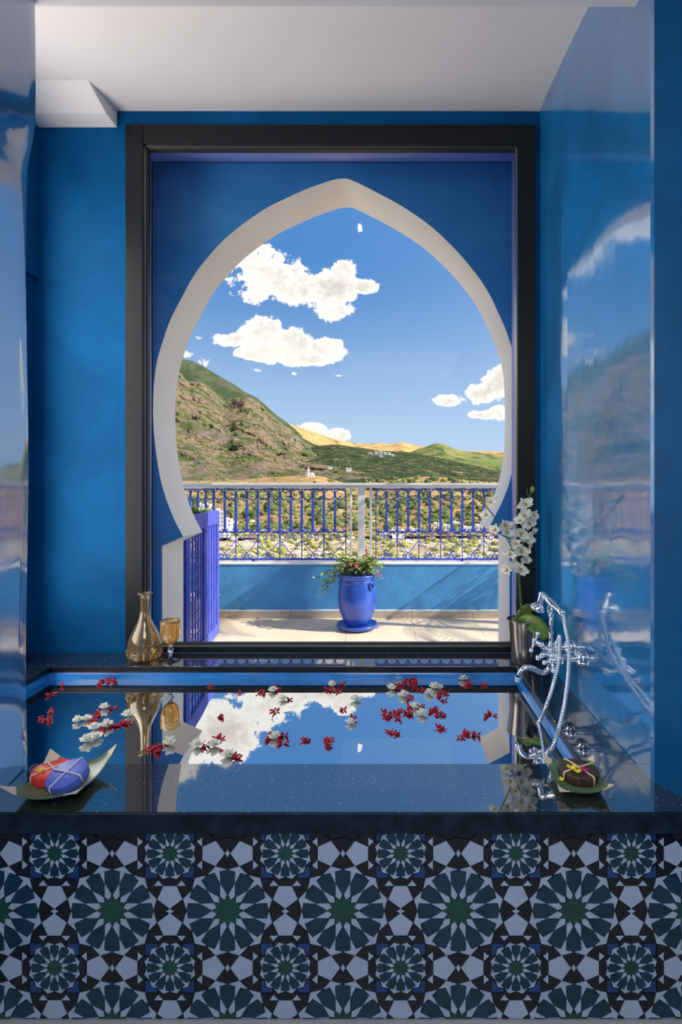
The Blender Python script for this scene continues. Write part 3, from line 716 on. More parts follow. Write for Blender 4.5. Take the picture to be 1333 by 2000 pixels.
# ---------------------------------------------------------------- garden gate (open leaf) on the left jamb
def gate():
    g0 = Vector((xat(361, 3.48), 3.50)); g1 = Vector((xat(424, 4.47), 4.47)); L_ = (g1-g0).length
    ang = math.atan2(g1.y-g0.y, g1.x-g0.x)
    t = thing('garden_gate', (g0.x, g0.y, TER), 'open violet blue wooden gate with upright slats, beside the left foot of the arch', 'gate', rotz=ang)
    H = zat(1002, 3.95)-TER
    def bx(n, a, c, m='violet_wood', bv=.003):
        b = MB(); b.box(a, c); return b.build(n, m, t, org=Vector((0,0,0)), bevel=bv)
    bx('stile', (0, -.02, .02), (.055, .02, H)); bx('stile', (L_-.07, -.02, .02), (L_, .02, H))
    bx('rail', (.055, -.018, H-.115), (L_-.07, .018, H)); bx('rail', (.055, -.018, .02), (L_-.07, .018, .11))
    bx('stile', (L_*.47, -.018, .11), (L_*.47+.06, .018, H-.115))
    n = 5
    for k in range(n):
        x = .055+(k+.5)*(L_*.47-.055)/n; bx('slat', (x-.013, -.005, .11), (x+.013, .005, H-.115), bv=.001)
    for k in range(4):
        x = L_*.47+.06+(k+.6)*(L_*.53-.13)/4.2; bx('slat', (x-.018, -.012, .11), (x+.018, .012, H-.115))
    for k in range(9):
        z = .19+k*(H-.33)/8.6; bx('crossbar', (.055, .006, z-.009), (L_*.47, .014, z+.009), 'sunlit_wood', .001)['label'] = 'crossbar coloured pale as if sunlit'
    p = thing('gate_post', (xat(361, 3.47), 3.47, TER), 'solid dark blue gate post against the left foot of the white arch', 'post')
    b = MB(); x0, x1 = xat(355.5, 3.47), xat(366, 3.47); b.box((x0, 3.455, TER), (x1, 3.49, zat(1040, 3.47))); b.build('post_shaft', 'blue_iron', p, bevel=.002)
    b = MB(); b.box((x0-.003, 3.452, zat(1040, 3.47)), (x1+.003, 3.492, zat(1040, 3.47)+.012)); b.build('post_cap', 'blue_iron', p, bevel=.002)
gate()
def planter_shrub():
    c = P(388, 1003, 4.80); rnd = random.Random(9)
    t = thing('potted_succulent', (c.x, c.y, TER), 'dark green spiky plant showing just above the open gate', 'plant')
    z0 = TER
    b = MB(); b.lathe([(.12,z0),(.15,z0+.02),(.18,z0+.25),(.19,z0+.27),(.17,z0+.27),(.16,z0+.25)], 20, org=(c.x, c.y, 0)); b.build('pot', 'skirting_tile', t, smooth=True)
    b = MB(); b.tube([(c.x, c.y, z0+.22), (c.x, c.y, c.z)], .03, 7)
    b.build('trunk', 'soil', t)
    b = MB()
    for k in range(70):
        d = Vector((rnd.uniform(-1,1), rnd.uniform(-1,1), rnd.uniform(.1,1.1))); leafquad(b, c+Vector((rnd.uniform(-.08,.08), rnd.uniform(-.05,.05), -.02)), d, Vector((0,0,1)), rnd.uniform(.07,.13), .02, .1)
    b.build('leaves', 'dark_leaf', t)
planter_shrub()
def palm(loc, h, n, sp_, label, seed):
    rnd = random.Random(seed); t = thing('palm', loc, label, 'palm'); o = Vector(loc)
    b = MB(); b.tube([o+Vector((0,0,z)) for z in (0, h*.5, h)], [.06,.045,.05], 8); b.build('trunk', 'soil', t, smooth=True)
    for k in range(n):
        a = 2*PI*k/n+rnd.uniform(-.2,.2); dr = Vector((math.cos(a), math.sin(a), 0)); b = MB(); Lr = sp_*rnd.uniform(.8,1.1); lift = rnd.uniform(.1,.7)
        path = [o+Vector((0,0,h))+dr*Lr*s+Vector((0,0,1))*Lr*(lift*s-.75*s*s) for s in [i/8 for i in range(9)]]
        b.tube(path, [.008-.0007*i for i in range(9)], 4)
        for i in range(1, 9):
            for sd in (-1, 1):
                for q in (0, .5):
                    p = path[i-1].lerp(path[i], q+.25); leafquad(b, p, dr*.6+dr.cross(Vector((0,0,1)))*sd+Vector((0,0,-.35)), Vector((0,0,1)), Lr*.28, .018, .15)
        b.build('frond', 'dark_leaf', t)
palm((2.55, 4.55, TER), 1.55, 9, .75, 'young palm on the terrace beyond the right edge of the arch', 3)
palm((2.65, 4.25, TER), 3.2, 9, .70, 'tall palm on the terrace beyond the right edge of the arch', 4)

# ================================================================ the valley and mountains
def interp(pts, x):
    if x <= pts[0][0]: return pts[0][1]
    for (a, ya), (c, yc) in zip(pts, pts[1:]):
        if x <= c: return ya+(yc-ya)*(x-a)/(c-a)
    return pts[-1][1]
def ground_mat(name, base, mids, greens, scale, thr=0.5, bs=None, rocky=0.0, bump=0.5, spots=(1.0,)):
    "bare soil / rock broken by scrub of several sizes"
    m, nt, b = nodemat(name); setp(b, rough=0.95); b.inputs['Specular IOR Level'].default_value = 0.05
    N, L = nt.nodes.new, nt.links.new; geo = N('ShaderNodeNewGeometry')
    def tx(s, d, r, off=0):
        mp = N('ShaderNodeMapping'); mp.inputs[1].default_value = (off, off*.7, off*.3); L(geo.outputs['Position'], mp.inputs[0])
        t = N('ShaderNodeTexNoise'); t.inputs['Scale'].default_value = s; t.inputs['Detail'].default_value = d; t.inputs['Roughness'].default_value = r; L(mp.outputs[0], t.inputs['Vector']); return t.outputs['Fac']
    def mx(f, a, c):
        x = N('ShaderNodeMix'); x.data_type = 'RGBA'; L(f, x.inputs[0])
        for i, v in ((6, a), (7, c)):
            if isinstance(v, tuple): x.inputs[i].default_value = (*v, 1)
            else: L(v, x.inputs[i])
        return x.outputs[2]
    def rp(v, a, c):
        r = N('ShaderNodeMapRange'); r.inputs[1].default_value = a; r.inputs[2].default_value = c; r.clamp = True; L(v, r.inputs[0]); return r.outputs[0]
    col = mx(rp(tx(scale*.35, 6, .6), .38, .62), base, mids[0])
    if len(mids) > 1: col = mx(rp(tx(scale*1.1, 8, .65, 11), .50, .62), col, mids[1])
    for k, s in enumerate(spots):
        col = mx(rp(tx(scale*s, 8, .7, 31+7*k), thr, thr+.05), col, greens[k % len(greens)])
    L(col, b.inputs['Base Color'])
    bp = N('ShaderNodeBump'); bp.inputs['Distance'].default_value = bump; bp.inputs['Strength'].default_value = 1; L(tx(scale*1.3, 10, .7, 5), bp.inputs['Height']); L(bp.outputs[0], b.inputs['Normal'])
    return m
def hill(name, ridge, D1, foot, D0, m, px0, px1, nu, nv, amp, freq, prof=1.0, seed=0, tail=True, midp=None):
    "height field: ridge line at distance D1, foot at D0"
    b = MB()
    rows = nv+1+(4 if tail else 0)
    def fn(u, v):
        px = px0+(px1-px0)*u; j = v*(rows-1)
        if j <= nv:
            s = j/nv; D = D0*(D1/D0)**s
            pya, pyb = interp(foot, px), interp(ridge, px)
            py = pya+(pyb-pya)*(s**prof)
            p = P(px, py, D)
        else:
            k = j-nv; D = D1*(1+.08*k); p = P(px, interp(ridge, px), D1); p = Vector((p.x*D/D1, D, p.z-(p.z+60)*.07*k*k*.9)); s = 1
        q = Vector((p.x, p.y, 0))*freq+Vector((seed*7.3, seed*1.9, 0))
        nz = noise.fractal(q, 0.9, 2.1, 6)*amp
        w = min(1, s*3)*(1 if s < .97 or j > nv else .35)
        p.z += nz*w
        if rocky_push.get(name): p.y += noise.fractal(q*1.7+Vector((50,0,p.z*freq)), .8, 2.2, 5)*amp*rocky_push[name]*w
        return p
    b.grid(fn, nu, rows-1)
    return struct(b.build(name, m, smooth=True, org=Vector((0,0,0))))
rocky_push = {'mountain_face': 1.6}
ground_mat('far_gold', (0.56, 0.36, 0.14), [(0.68, 0.46, 0.20), (0.40, 0.26, 0.13)], [(0.16, 0.17, 0.07)], .004, .56, bump=60)
ground_mat('green_hill', (0.17, 0.22, 0.07), [(0.30, 0.25, 0.10), (0.12, 0.16, 0.06)], [(0.07, 0.11, 0.045)], .004, .54, bump=25)
ground_mat('high_green', (0.075, 0.095, 0.055), [(0.11, 0.115, 0.07), (0.06, 0.08, 0.045)], [(0.05, 0.075, 0.035)], .006, .5, bump=25)
ground_mat('rock_face', (0.31, 0.20, 0.14), [(0.23, 0.18, 0.155), (0.14, 0.115, 0.105)], [(0.07, 0.095, 0.03), (0.10, 0.125, 0.04)], .016, .515, bump=16, spots=(1.0, 2.6))
ground_mat('dark_valley', (0.06, 0.075, 0.04), [(0.15, 0.13, 0.07), (0.42, 0.27, 0.13)], [(0.02, 0.038, 0.018), (0.035, 0.06, 0.025)], .02, .47, bump=8, spots=(1.0, 2.6))
ground_mat('near_slope', (0.40, 0.22, 0.115), [(0.48, 0.33, 0.17), (0.33, 0.17, 0.085)], [(0.13, 0.15, 0.04), (0.20, 0.21, 0.06)], .055, .55, bump=2.0, spots=(1.0, 3.0))
ground_mat('pale_slope', (0.50, 0.38, 0.25), [(0.66, 0.57, 0.46), (0.44, 0.36, 0.15)], [(0.26, 0.27, 0.07), (0.14, 0.16, 0.05)], .11, .56, bump=1.2, spots=(1.0, 3.0))
hill('far_ridge', [(300,800),(540,822),(568,828),(592,837),(622,847),(657,858),(676,862),(700,866),(716,866),(737,865),(768,867),(786,862.5),(807,868),(834,873),(900,880),(1300,890)], 9000, [(300,960),(1300,960)], 4200, 'far_gold', 420, 1000, 150, 40, 60, .0011, 1.0, 1)
hill('green_hill', [(500,915),(700,905),(780,893),(815,878),(834,873),(846,868.5),(856,867),(866,869),(880,873.5),(895,878),(910,881),(940,884),(985,890),(1060,900),(1400,930)], 6500, [(500,965),(1400,965)], 3600, 'green_hill', 740, 1250, 130, 36, 40, .0014, .9, 2)
hill('mountain_top', [(-200,560),(250,640),(330,690),(360,703),(372,705),(394,713.5),(424,732),(454,749),(483,769),(503,778),(523,796),(540,811),(560,825),(582,843),(592,856),(615,868),(660,880),(720,905),(800,925)], 5000, [(-200,900),(800,930)], 3600, 'high_green', 150, 780, 150, 40, 30, .0014, 1.0, 3)
hill('mountain_face', [(-200,600),(250,690),(330,715),(354,728),(368,744),(392,748),(408,758),(428,774),(436,783),(449,783),(460,777),(474,775),(488,777),(505,786),(523,803),(540,820),(560,835),(590,862),(615,872),(660,888),(720,905),(800,930)], 3400, [(-200,948),(800,948)], 950, 'rock_face', 180, 780, 330, 190, 34, .0045, .85, 4)
hill('mid_valley', [(300,940),(480,925),(540,905),(580,885),(610,872),(650,868),(700,874),(740,880),(800,884),(850,892),(900,903),(950,915),(1000,925),(1200,940)], 3000, [(300,952),(1200,952)], 980, 'dark_valley', 440, 1150, 220, 70, 12, .004, .9, 5)
hill('near_hillside', [(-400,925),(200,938),(350,940),(440,938),(500,935),(540,931),(575,929.5),(600,929),(622,930),(645,936),(680,945),(740,940),(800,932),(850,930),(900,936),(960,942),(1400,950)], 900, [(-400,1058),(400,1052),(700,1048),(1000,1046),(1400,1056)], 170, 'near_slope', 180, 1300, 300, 110, 3.2, .02, .9, 6)
hill('lower_hillside', [(-400,1050),(400,1044),(700,1040),(1000,1038),(1400,1048)], 190, [(-400,1200),(1400,1200)], 45, 'pale_slope', 100, 1400, 220, 80, 1.1, .06, 1.0, 7)
# valley floor under everything
b = MB(); b.grid(lambda u, v: ((u-.5)*16000, 7+(v**3)*9000, -9-(v**3)*700), 12, 12); struct(b.build('valley_floor', 'near_slope', org=Vector((0,0,0))))
# scrub: thousands of bushes nobody could count
dg = bpy.context.evaluated_depsgraph_get()
def surface_z(objs, px, py):
    pass
from mathutils.bvhtree import BVHTree
bpy.context.view_layer.update()
BV = {n: BVHTree.FromObject(bpy.data.objects[n], dg) for n in ('mountain_face', 'mid_valley', 'near_hillside', 'lower_hillside', 'far_ridge', 'green_hill')}
EYEV = Vector((0, 0, EYE))
def hit(px, py):
    d = P(px, py, 1.0)-EYEV; best = None
    for n, t in BV.items():
        loc, nn, i, ds = t.ray_cast(EYEV, d.normalized())
        if loc and (best is None or ds < best[1]): best = (loc, ds, n)
    return best
ICO_V = []; ICO_F = []
_bm = bmesh.new(); bmesh.ops.create_icosphere(_bm, subdivisions=1, radius=1); ICO_V = [v.co.copy() for v in _bm.verts]; ICO_F = [tuple(v.index for v in f.verts) for f in _bm.faces]; _bm.free()
_bm = bmesh.new(); bmesh.ops.create_icosphere(_bm, subdivisions=2, radius=1); ICO2_V = [v.co.copy() for v in _bm.verts]; ICO2_F = [tuple(v.index for v in f.verts) for f in _bm.faces]; _bm.free()
mat('scrub_dark', (0.05, 0.075, 0.03), 0.95, var=0.4, vscale=.03, color2=(0.12, 0.15, 0.05))
mat('scrub_olive', (0.10, 0.125, 0.04), 0.95, color2=(0.30, 0.30, 0.09), vscale=.08)
mat('rock_pale', (0.60, 0.52, 0.44), 0.95, var=0.15, vscale=.3)
mat('scrub_lime', (0.17, 0.20, 0.05), 0.95, color2=(0.40, 0.37, 0.11), vscale=.2)
def scatter(name, m, n, dens, size, only, seed, flat=.8, fine=False):
    rnd = random.Random(seed); b = MB(); V, F = (ICO2_V, ICO2_F) if fine else (ICO_V, ICO_F)
    made = 0
    for _ in range(n*4):
        if made >= n: break
        px, py = rnd.uniform(335, 1000), rnd.uniform(700, 1112)
        w = dens(px, py)
        if rnd.random() > w: continue
        if noise.noise(Vector((px*.018+seed, py*.04, 0))) < -.12+rnd.uniform(-.25,.25): continue
        h = hit(px, py)
        if not h or h[2] not in only: continue
        r = rnd.uniform(*size)*rnd.uniform(.6,1.2)*h[1]/2000
        c = h[0]; so_ = Vector((rnd.uniform(0,99), rnd.uniform(0,99), 0))
        b.add([c+Vector((v.x*1.1*r, v.y*r, v.z*flat*r+r*.3))*(1+.35*noise.noise(v*1.6+so_)) if False else c+Vector((v.x*1.1, v.y, v.z*flat+.3))*r*(1+.45*noise.noise(v*1.8+so_)) for v in V], F); made += 1
    o = b.build(name, m, org=Vector((0,0,0))); tag(o, None, None, None, 'stuff'); return o
inr = lambda v, a, c: a <= v <= c
o = scatter('scrub', 'scrub_dark', 1500, lambda x, y: 1 if x > 520 and inr(y, 868, 945) else 0, (2.2, 5.0), ('mid_valley',), 1); tag(o, 'dark evergreen trees and scrub covering the middle of the valley', 'scrub')
o = scatter('hillside_bushes', 'scrub_olive', 1900, lambda x, y: (.9 if y > 860 else .45) if x < 700 and y > 760 else 0, (2.0, 5.2), ('mountain_face',), 2); tag(o, 'low green bushes dotted over the rocky face of the left mountain', 'bushes')
o = scatter('trees', 'scrub_dark', 900, lambda x, y: (1 if inr(y, 935, 1040) else 0) if y > 955 or x > 690 else 0, (5, 19), ('near_hillside',), 3, .9, True); tag(o, 'dark green trees on the orange slope behind the railing', 'trees')
o = scatter('trees', 'scrub_olive', 1900, lambda x, y: (1 if inr(y, 930, 1050) else 0) if y > 950 or x > 690 else .12, (3, 13), ('near_hillside',), 4, .85, True); tag(o, 'olive green bushes on the orange slope behind the railing', 'trees')
o = scatter('shrubs', 'scrub_lime', 900, lambda x, y: 1 if y > 1040 else 0, (6, 17), ('lower_hillside', 'near_hillside'), 5, .7, True); tag(o, 'yellow green shrubs on the pale ground behind the foot of the railing', 'shrubs')
o = scatter('rocks', 'rock_pale', 650, lambda x, y: 1 if y > 1036 else (.12 if inr(y, 1010, 1036) else 0), (4, 16), ('lower_hillside', 'near_hillside'), 6, .5); tag(o, 'pale rocks and rubble strewn over the lower slope behind the railing', 'rocks')
# ---------------------------------------------------------------- buildings in the valley
HL = ['white flat-roofed house seen between the left railing bars, upper one beside the gate', 'tall white block of flats with dark windows, just right of the gate top', 'low white terrace house stepping down right of the block of flats']
def house(px0, px1, pyt, pyb, D, label, rows=1, cols=2, depth=None, group=None, m='house_white'):
    x0, x1 = xat(px0, D), xat(px1, D); z0, z1 = zat(pyb, D), zat(pyt, D); w = x1-x0; dp = depth or w*.8; hgt = z1-z0
    t = thing('house', ((x0+x1)/2, D, z0), label, 'house', group)
    b = MB(); b.box((x0, D, z0-hgt*.6), (x1, D+dp, z1)); b.build('walls', m, t)
    b = MB(); b.box((x0-w*.02, D-w*.02, z1), (x1+w*.02, D+dp, z1+hgt*.06)); b.box((x0+w*.05, D+dp*.3, z1+hgt*.06), (x0+w*.4, D+dp*.8, z1+hgt*.22)); b.build('roof', m, t)
    if cols:
        for i in range(cols):
            for j in range(rows):
                cx = x0+w*(i+.5)/cols; cz = z0+hgt*(j+.5)/rows; b = MB(); b.box((cx-w*.16/cols, D-w*.01, cz-hgt*.22/rows), (cx+w*.16/cols, D+w*.01, cz+hgt*.22/rows)); b.build('window', 'house_dark', t)
    return t
house(388, 398, 986, 1004, 250, HL[0], 2, 2); house(401, 411, 985, 1003, 245, 'narrow white house with two dark windows, right of the upper house beside the gate', 2, 1)
house(420, 437, 1000, 1030, 180, HL[1], 4, 3); house(437, 452, 1014, 1029, 183, HL[2], 2, 2); 
house(425, 446, 1034, 1044, 168, 'long low white house at the foot of the block of flats', 1, 3)
vil = [(732,740,882,887),(742,748,881,887),(750,757,883,888),(759,764,884,888.5),(720,727,884,888),(765,771,887,891),(741,749,889,892.5),(676,686,914,918.5),(640,648,911,915)]
for k, (a, c, t_, bt) in enumerate(vil):
    hh = hit((a+c)/2, bt); D = hh[0].y-8 if hh else 2500
    house(a, c, t_, bt, D, None or ['white house, left of the village on the far slope','white house, taller one in the village on the far slope','white house in the middle of the village on the far slope','small white house at the right of the village on the far slope','white house left of the village on the far slope, half in trees','white house below the right end of the village','white house lowest in the village on the far slope','pale blue roofed house among the dark trees','white house among the trees right of the white shrine'][k], 1, 2, group='houses of the hill village')
near = [(848,862,1022,1031),(866,884,1026,1036),(886,899,1020,1030),(905,926,1030,1041),(930,948,1026,1036),(766,790,1036,1046),(800,822,1034,1043),(742,760,1040,1050),(600,628,1094,1100)]
for k, (a, c, t_, bt) in enumerate(near):
    hh = hit((a+c)/2, bt); D = (hh[0].y-3) if hh else 180
    house(a, c, t_, bt, D, ['white house behind the right railing, above the middle rail','wide white house below the first behind the right railing','upper white house behind the right railing near the far bars','long white house behind the right railing by the orchid','white house behind the orchid buds','low white house just right of the white posts','low white house behind the fourth bar right of the posts','small white house touching the white posts','long low white roof under the bottom rail left of the flower pot'][k], 1, 3, group='white houses of the lower town')
def shrine():
    D = 870; z0 = zat(930, D)
    t = thing('shrine', (xat(603, D), D, z0), 'little white shrine with a minaret on the orange knoll', 'shrine')
    u = D/1000
    x = lambda px: xat(px, D)
    b = MB(); b.box((x(601), D, z0-8), (x(604.2), D+3*u, zat(915, D))); b.box((x(601.8), D+.5*u, zat(915, D)), (x(603.4), D+2*u, zat(912, D))); b.build('minaret', 'house_white', t)
    b = MB(); b.box((x(598), D+.5, z0-8), (x(609), D+8*u, zat(923.5, D))); b.build('prayer_hall', 'house_white', t)
    b = MB(); b.box((x(607), D+.2, z0-8), (x(614), D+6*u, zat(925.5, D))); b.build('annex', 'house_white', t)
    b = MB(); b.ball((x(611), D+3*u, zat(925.5, D)), 2.2*u, 12, 8); b.build('dome', 'house_white', t, smooth=True)
shrine()
# ================================================================ things on the rim
def wl(px, py, zt=LEDGE):      # world point of a pixel on the horizontal plane z = zt
    D = (EYE-zt)/((py-HZ)/1000); return Vector((xat(px, D), D, zt))
def carafe():
    c = Vector((xat(283, 2.655), 2.655, LEDGE)); t = thing('carafe', c, 'round-bellied amber glass carafe with a long neck, on the back ledge', 'carafe')
    pr = [(.050,0),(.066,.004),(.078,.022),(.085,.045),(.088,.070),(.086,.098),(.079,.125),(.066,.155),(.052,.182),(.040,.207),(.031,.232),(.0255,.262),(.023,.295),(.0225,.33),(.024,.352),(.036,.362),(.040,.366)]
    rib = lambda th, z: 1+.012*math.cos(16*th)*math.exp(-((z-.05)/.04)**2)
    pr = [(r*.94, z*.945) for r, z in pr]; inner = [(max(r-.003, .003), z+(.006 if z < .01 else 0)) for r, z in pr]
    b = MB(); k0 = 0
    full = pr+[(.0376,.3475)]+inner[::-1][1:]+[(.0001, .007)]
    b.lathe(full, 64, org=c, fn=rib); b.build('body', 'amber_glass', t, smooth=True)
    b = MB(); b.tube([c+Vector((.0365*math.cos(a), .0365*math.sin(a), .346)) for a in [2*PI*i/32 for i in range(33)]], .0028, 6); b.build('lip', 'clear_glass', t, smooth=True)
    b = MB()
    for k in range(16):
        a = 2*PI*k/16; b.tube([c+Vector((math.cos(a)*r, math.sin(a)*r, z)) for r, z in ((.075,.016),(.0825,.04),(.0835,.058),(.0835,.066))], [.003,.006,.006,.001], 6)
    b.build('cut_rib', 'amber_glass', t, smooth=True)['kind'] = 'stuff'
def goblet():
    c = Vector((xat(333, 2.645), 2.645, LEDGE)); t = thing('goblet', c, 'stemmed goblet with an orange fluted bowl and clear foot, beside the carafe', 'goblet')
    b = MB(); b.lathe([(.0001,0),(.050,0),(.0515,.0025),(.045,.005),(.025,.010),(.010,.017),(.0075,.024)], 40, org=c); b.build('foot', 'clear_glass', t, smooth=True)
    b = MB(); b.lathe([(.0075,.024),(.012,.033),(.008,.042),(.015,.052),(.019,.062),(.014,.073),(.008,.080),(.012,.088),(.016,.093)], 10, org=c); b.build('stem', 'clear_glass', t)
    fl = lambda th, z: 1+(.035*abs(math.cos(5*th))-.015)*(1 if z < .19 else .3)
    pr = [(.010,.092),(.024,.097),(.037,.110),(.046,.130),(.051,.155),(.0525,.180),(.052,.205),(.0525,.224)]
    b = MB(); b.lathe(pr+[(r-.0025, z+.0015) for r, z in pr[::-1]]+[(.0001,.0945)], 60, org=c, fn=fl); b.build('bowl', 'orange_glass', t, smooth=True)
carafe(); goblet()
for o in bpy.data.objects['goblet'].children: o.scale = (.93,.93,.93)
# ---------------------------------------------------------------- dishes and soaps
def dish(name, corners, lab, side_low):
    cs = [Vector(c) for c in corners]; c0 = sum(cs, Vector())/4; c0.z = LEDGE
    t = thing(name, c0, lab, 'dish')
    def S(u, v, off=0):       # u,v in -1..1 ; corners order: back-left, back-right, front-right, front-left
        a, b2, c2, d2 = cs
        p = (a*(1-u)*(1+v)+b2*(1+u)*(1+v)+c2*(1+u)*(1-v)+d2*(1-u)*(1-v))/4
        hz = (a.z*(1-u)*(1+v)+b2.z*(1+u)*(1+v)+c2.z*(1+u)*(1-v)+d2.z*(1-u)*(1-v))/4-LEDGE
        e = (u*u*v*v)
        edge = (u**4*(1-v*v)+v**4*(1-u*u))*.016
        pinch = 1-.085*((1-v*v)*u**4+(1-u*u)*v**4)
        q = c0+(Vector((p.x, p.y, 0))-Vector((c0.x, c0.y, 0)))*pinch
        return Vector((q.x, q.y, LEDGE+.0045+hz*(abs(u*v))**2.0+edge+off))
    n = 28
    def tile(kind):
        b = MB(); vs = []; 
        for sgn, off in ((1, 0.0045), (-1, 0)):
            b.grid(lambda i, j: S(-1+2*i, -1+2*j, off), n, n)
        w = n+1; N1 = w*w
        ring = [i for i in range(n)]+[n+w*j for j in range(n)]+[n*w+n-i for i in range(n)]+[w*(n-j) for j in range(n)]
        b.f += [(ring[k], ring[(k+1) % len(ring)], N1+ring[(k+1) % len(ring)], N1+ring[k]) for k in range(len(ring))]; b.mi += [0]*len(ring)
        # bare clay corners, teal patch at the front corner underside
        for fi, f in enumerate(b.f):
            i = f[0] % N1; u, v = -1+2*(i % w)/n, -1+2*(i//w)/n
            if abs(u)+abs(v) > 1.66+.05*math.sin(9*u): b.mi[fi] = 1
        o = b.build('plate', ['dish_glaze', 'dish_bare'], t, smooth=True, auto=50); return o
    tile(0)
    b = MB(); b.lathe([(.0001,0),(.035,0),(.038,.004),(.030,.0055)], 24, org=c0); b.build('foot_ring', 'dish_glaze', t, smooth=True)
    return t, S
L0 = LEDGE
d1, S1 = dish('soap_dish', [(-1.069,1.615,L0+.062), (-.870,1.636,L0+.066), (-.876,1.435,L0+.030), (-1.075,1.414,L0+.062)], 'large square green dish with upswept bare clay corners, left end of the front rim', 0)
d2_, S2 = dish('soap_dish', [(.489,1.619,L0+.042), (.645,1.613,L0+.042), (.639,1.453,L0+.042), (.487,1.459,L0+.020)], 'smaller square green dish with upturned cream corners, right end of the front rim', 0)
def soap(name, c, r, h, m, tilt, lab, string, w=.0022, yaw=0.5, facets=0, extra=None):
    t = thing(name, c, lab, 'soap'); q = Matrix.Rotation(tilt[0], 3, 'X') @ Matrix.Rotation(tilt[1], 3, 'Y') @ Matrix.Rotation(yaw, 3, 'Z')
    b = MB(); pr = [(.0001,0),(r*.94,0),(r*.985,.002),(r,.005),(r,h-.005),(r*.985,h-.002),(r*.94,h),(.0001,h)]
    b.lathe(pr, 48, fn=(lambda th, z: 1-.05*abs(math.cos(3*th))**6) if facets else None); b.v = [tuple(c+(q @ Vector(v))) for v in b.v]; b.build('bar', m, t, smooth=True, auto=50)
    for k in range(2):
        d = Vector((math.cos(k*PI/2), math.sin(k*PI/2), 0)); e = r+.0012; b = MB()
        pts = [d*e+Vector((0,0,.002)), d*e+Vector((0,0,h-.003)), d*(r*.96)+Vector((0,0,h+.0015)), Vector((0,0,h+.0022+.001*k)), -d*(r*.96)+Vector((0,0,h+.0015)), -d*e+Vector((0,0,h-.003)), -d*e+Vector((0,0,.002))]
        b.tube([c+(q @ p) for p in pts], w, 5); b.build('tie', string, t, smooth=True)
    b = MB(); b.ball(c+(q @ Vector((0,0,h+.003))), .004, 8, 6, (1,1,.7)); b.v = b.v
    return t, q
def pet(b, c, d, L, W, up=Vector((0,0,1)), cup=.3, nu=4, nv=4, rnd=None):
    d = d.normalized(); s = d.cross(up); s = s.normalized() if s.length > 1e-4 else Vector((1,0,0)); n = s.cross(d)
    def fn(u, v):
        wv = math.sin(PI*min(1, .12+.88*v)**.8)*.5*W if v < 1 else W*.18
        x = (u-.5)*2
        f = (rnd.uniform(-1,1)*W*.10 if rnd else 0)
        return c+d*(L*v-abs(x)*L*.06)+s*(x*wv)+n*(cup*W*(x*x)*.8*(.3+v)+cup*L*v*v*.45+f*v)
    b.grid(fn, nu, nv)
cR = Vector((-1.012+.0, 1.573, LEDGE+.010)); cB = Vector((-.955, 1.545, LEDGE+.016))
soap('soap', wl(103, 1519, LEDGE+.0105), .057, .030, 'soap_red', (0, 0), 'red round soap bar tied with pale string, partly under the blue one', 'white_string', yaw=.9)
tB, qB = soap('soap', wl(136, 1525, LEDGE+.019), .056, .032, 'soap_blue', (math.radians(17), math.radians(-8)), 'blue round soap bar tied with white string, leaning on the red one', 'white_string', yaw=1.25)
def deco(name, lab, where, m, n, L, W, seed, cat='petal'):
    t = thing(name, where, lab, cat); rnd = random.Random(seed); b = MB()
    for k in range(n):
        a = 2*PI*k/n+rnd.uniform(-.3,.3); pet(b, Vector(where), Vector((math.cos(a), math.sin(a), rnd.uniform(.0,.4))), L*rnd.uniform(.8,1.1), W, rnd=rnd)
    b.build('petals', m, t, smooth=True, solid=.0006)
def onp(px, py, z): return wl(px, py, z)
deco('dried_flower', 'yellow dried petals on the side edge of the red soap', onp(79, 1507, LEDGE+.041), 'yellow_petal', 5, .016, .009, 1, 'flower')
deco('dried_flower', 'tiny crimson bud at the string crossing of the blue soap', onp(135, 1497, LEDGE+.049), 'petal_red', 4, .007, .006, 2, 'flower')
deco('dried_flower', 'small blue bud on top of the blue soap, right of its string', onp(153, 1492, LEDGE+.05), 'soap_blue', 5, .007, .005, 3, 'flower')
deco('dried_flower', 'pink bud against the right side of the blue soap', onp(168, 1520, LEDGE+.025), 'pink_petal', 5, .009, .006, 4, 'flower')
tN, qN = soap('soap', wl(1131, 1517, LEDGE+.0105), .059, .027, 'soap_brown', (0, 0), 'dark brown faceted soap tied with raffia, in the smaller green dish', 'raffia', .0028, yaw=.45, facets=1)
deco('dried_flower', 'yellow dried flower left of the raffia crossing on the brown soap', onp(1118, 1501, LEDGE+.044), 'yellow_petal', 6, .016, .011, 5, 'flower')
deco('dried_flower', 'yellow dried flower at the raffia crossing, front of the brown soap', onp(1129, 1508, LEDGE+.044), 'yellow_petal', 6, .014, .010, 6, 'flower')
deco('dried_flower', 'magenta dried petal on the right of the brown soap', onp(1142, 1505, LEDGE+.044), 'magenta_petal', 4, .014, .009, 7, 'flower')
deco('dried_flower', 'loose yellow petals lying in the smaller dish, left of the brown soap', onp(1097, 1524, LEDGE+.016), 'yellow_petal', 4, .013, .008, 8, 'flower')
for k, (px, py) in enumerate([(75,1541),(92,1537),(91,1551)]):
    deco('dried_flower', ['crimson crumb in the large dish, just left below the red soap','small red crumb under the gap between the two soaps','pink crumb nearest the front edge of the large dish'][k], onp(px, py, LEDGE+.0115), ['petal_red','petal_red','pink_petal'][k], 3, .006, .004, 20+k, 'flower')
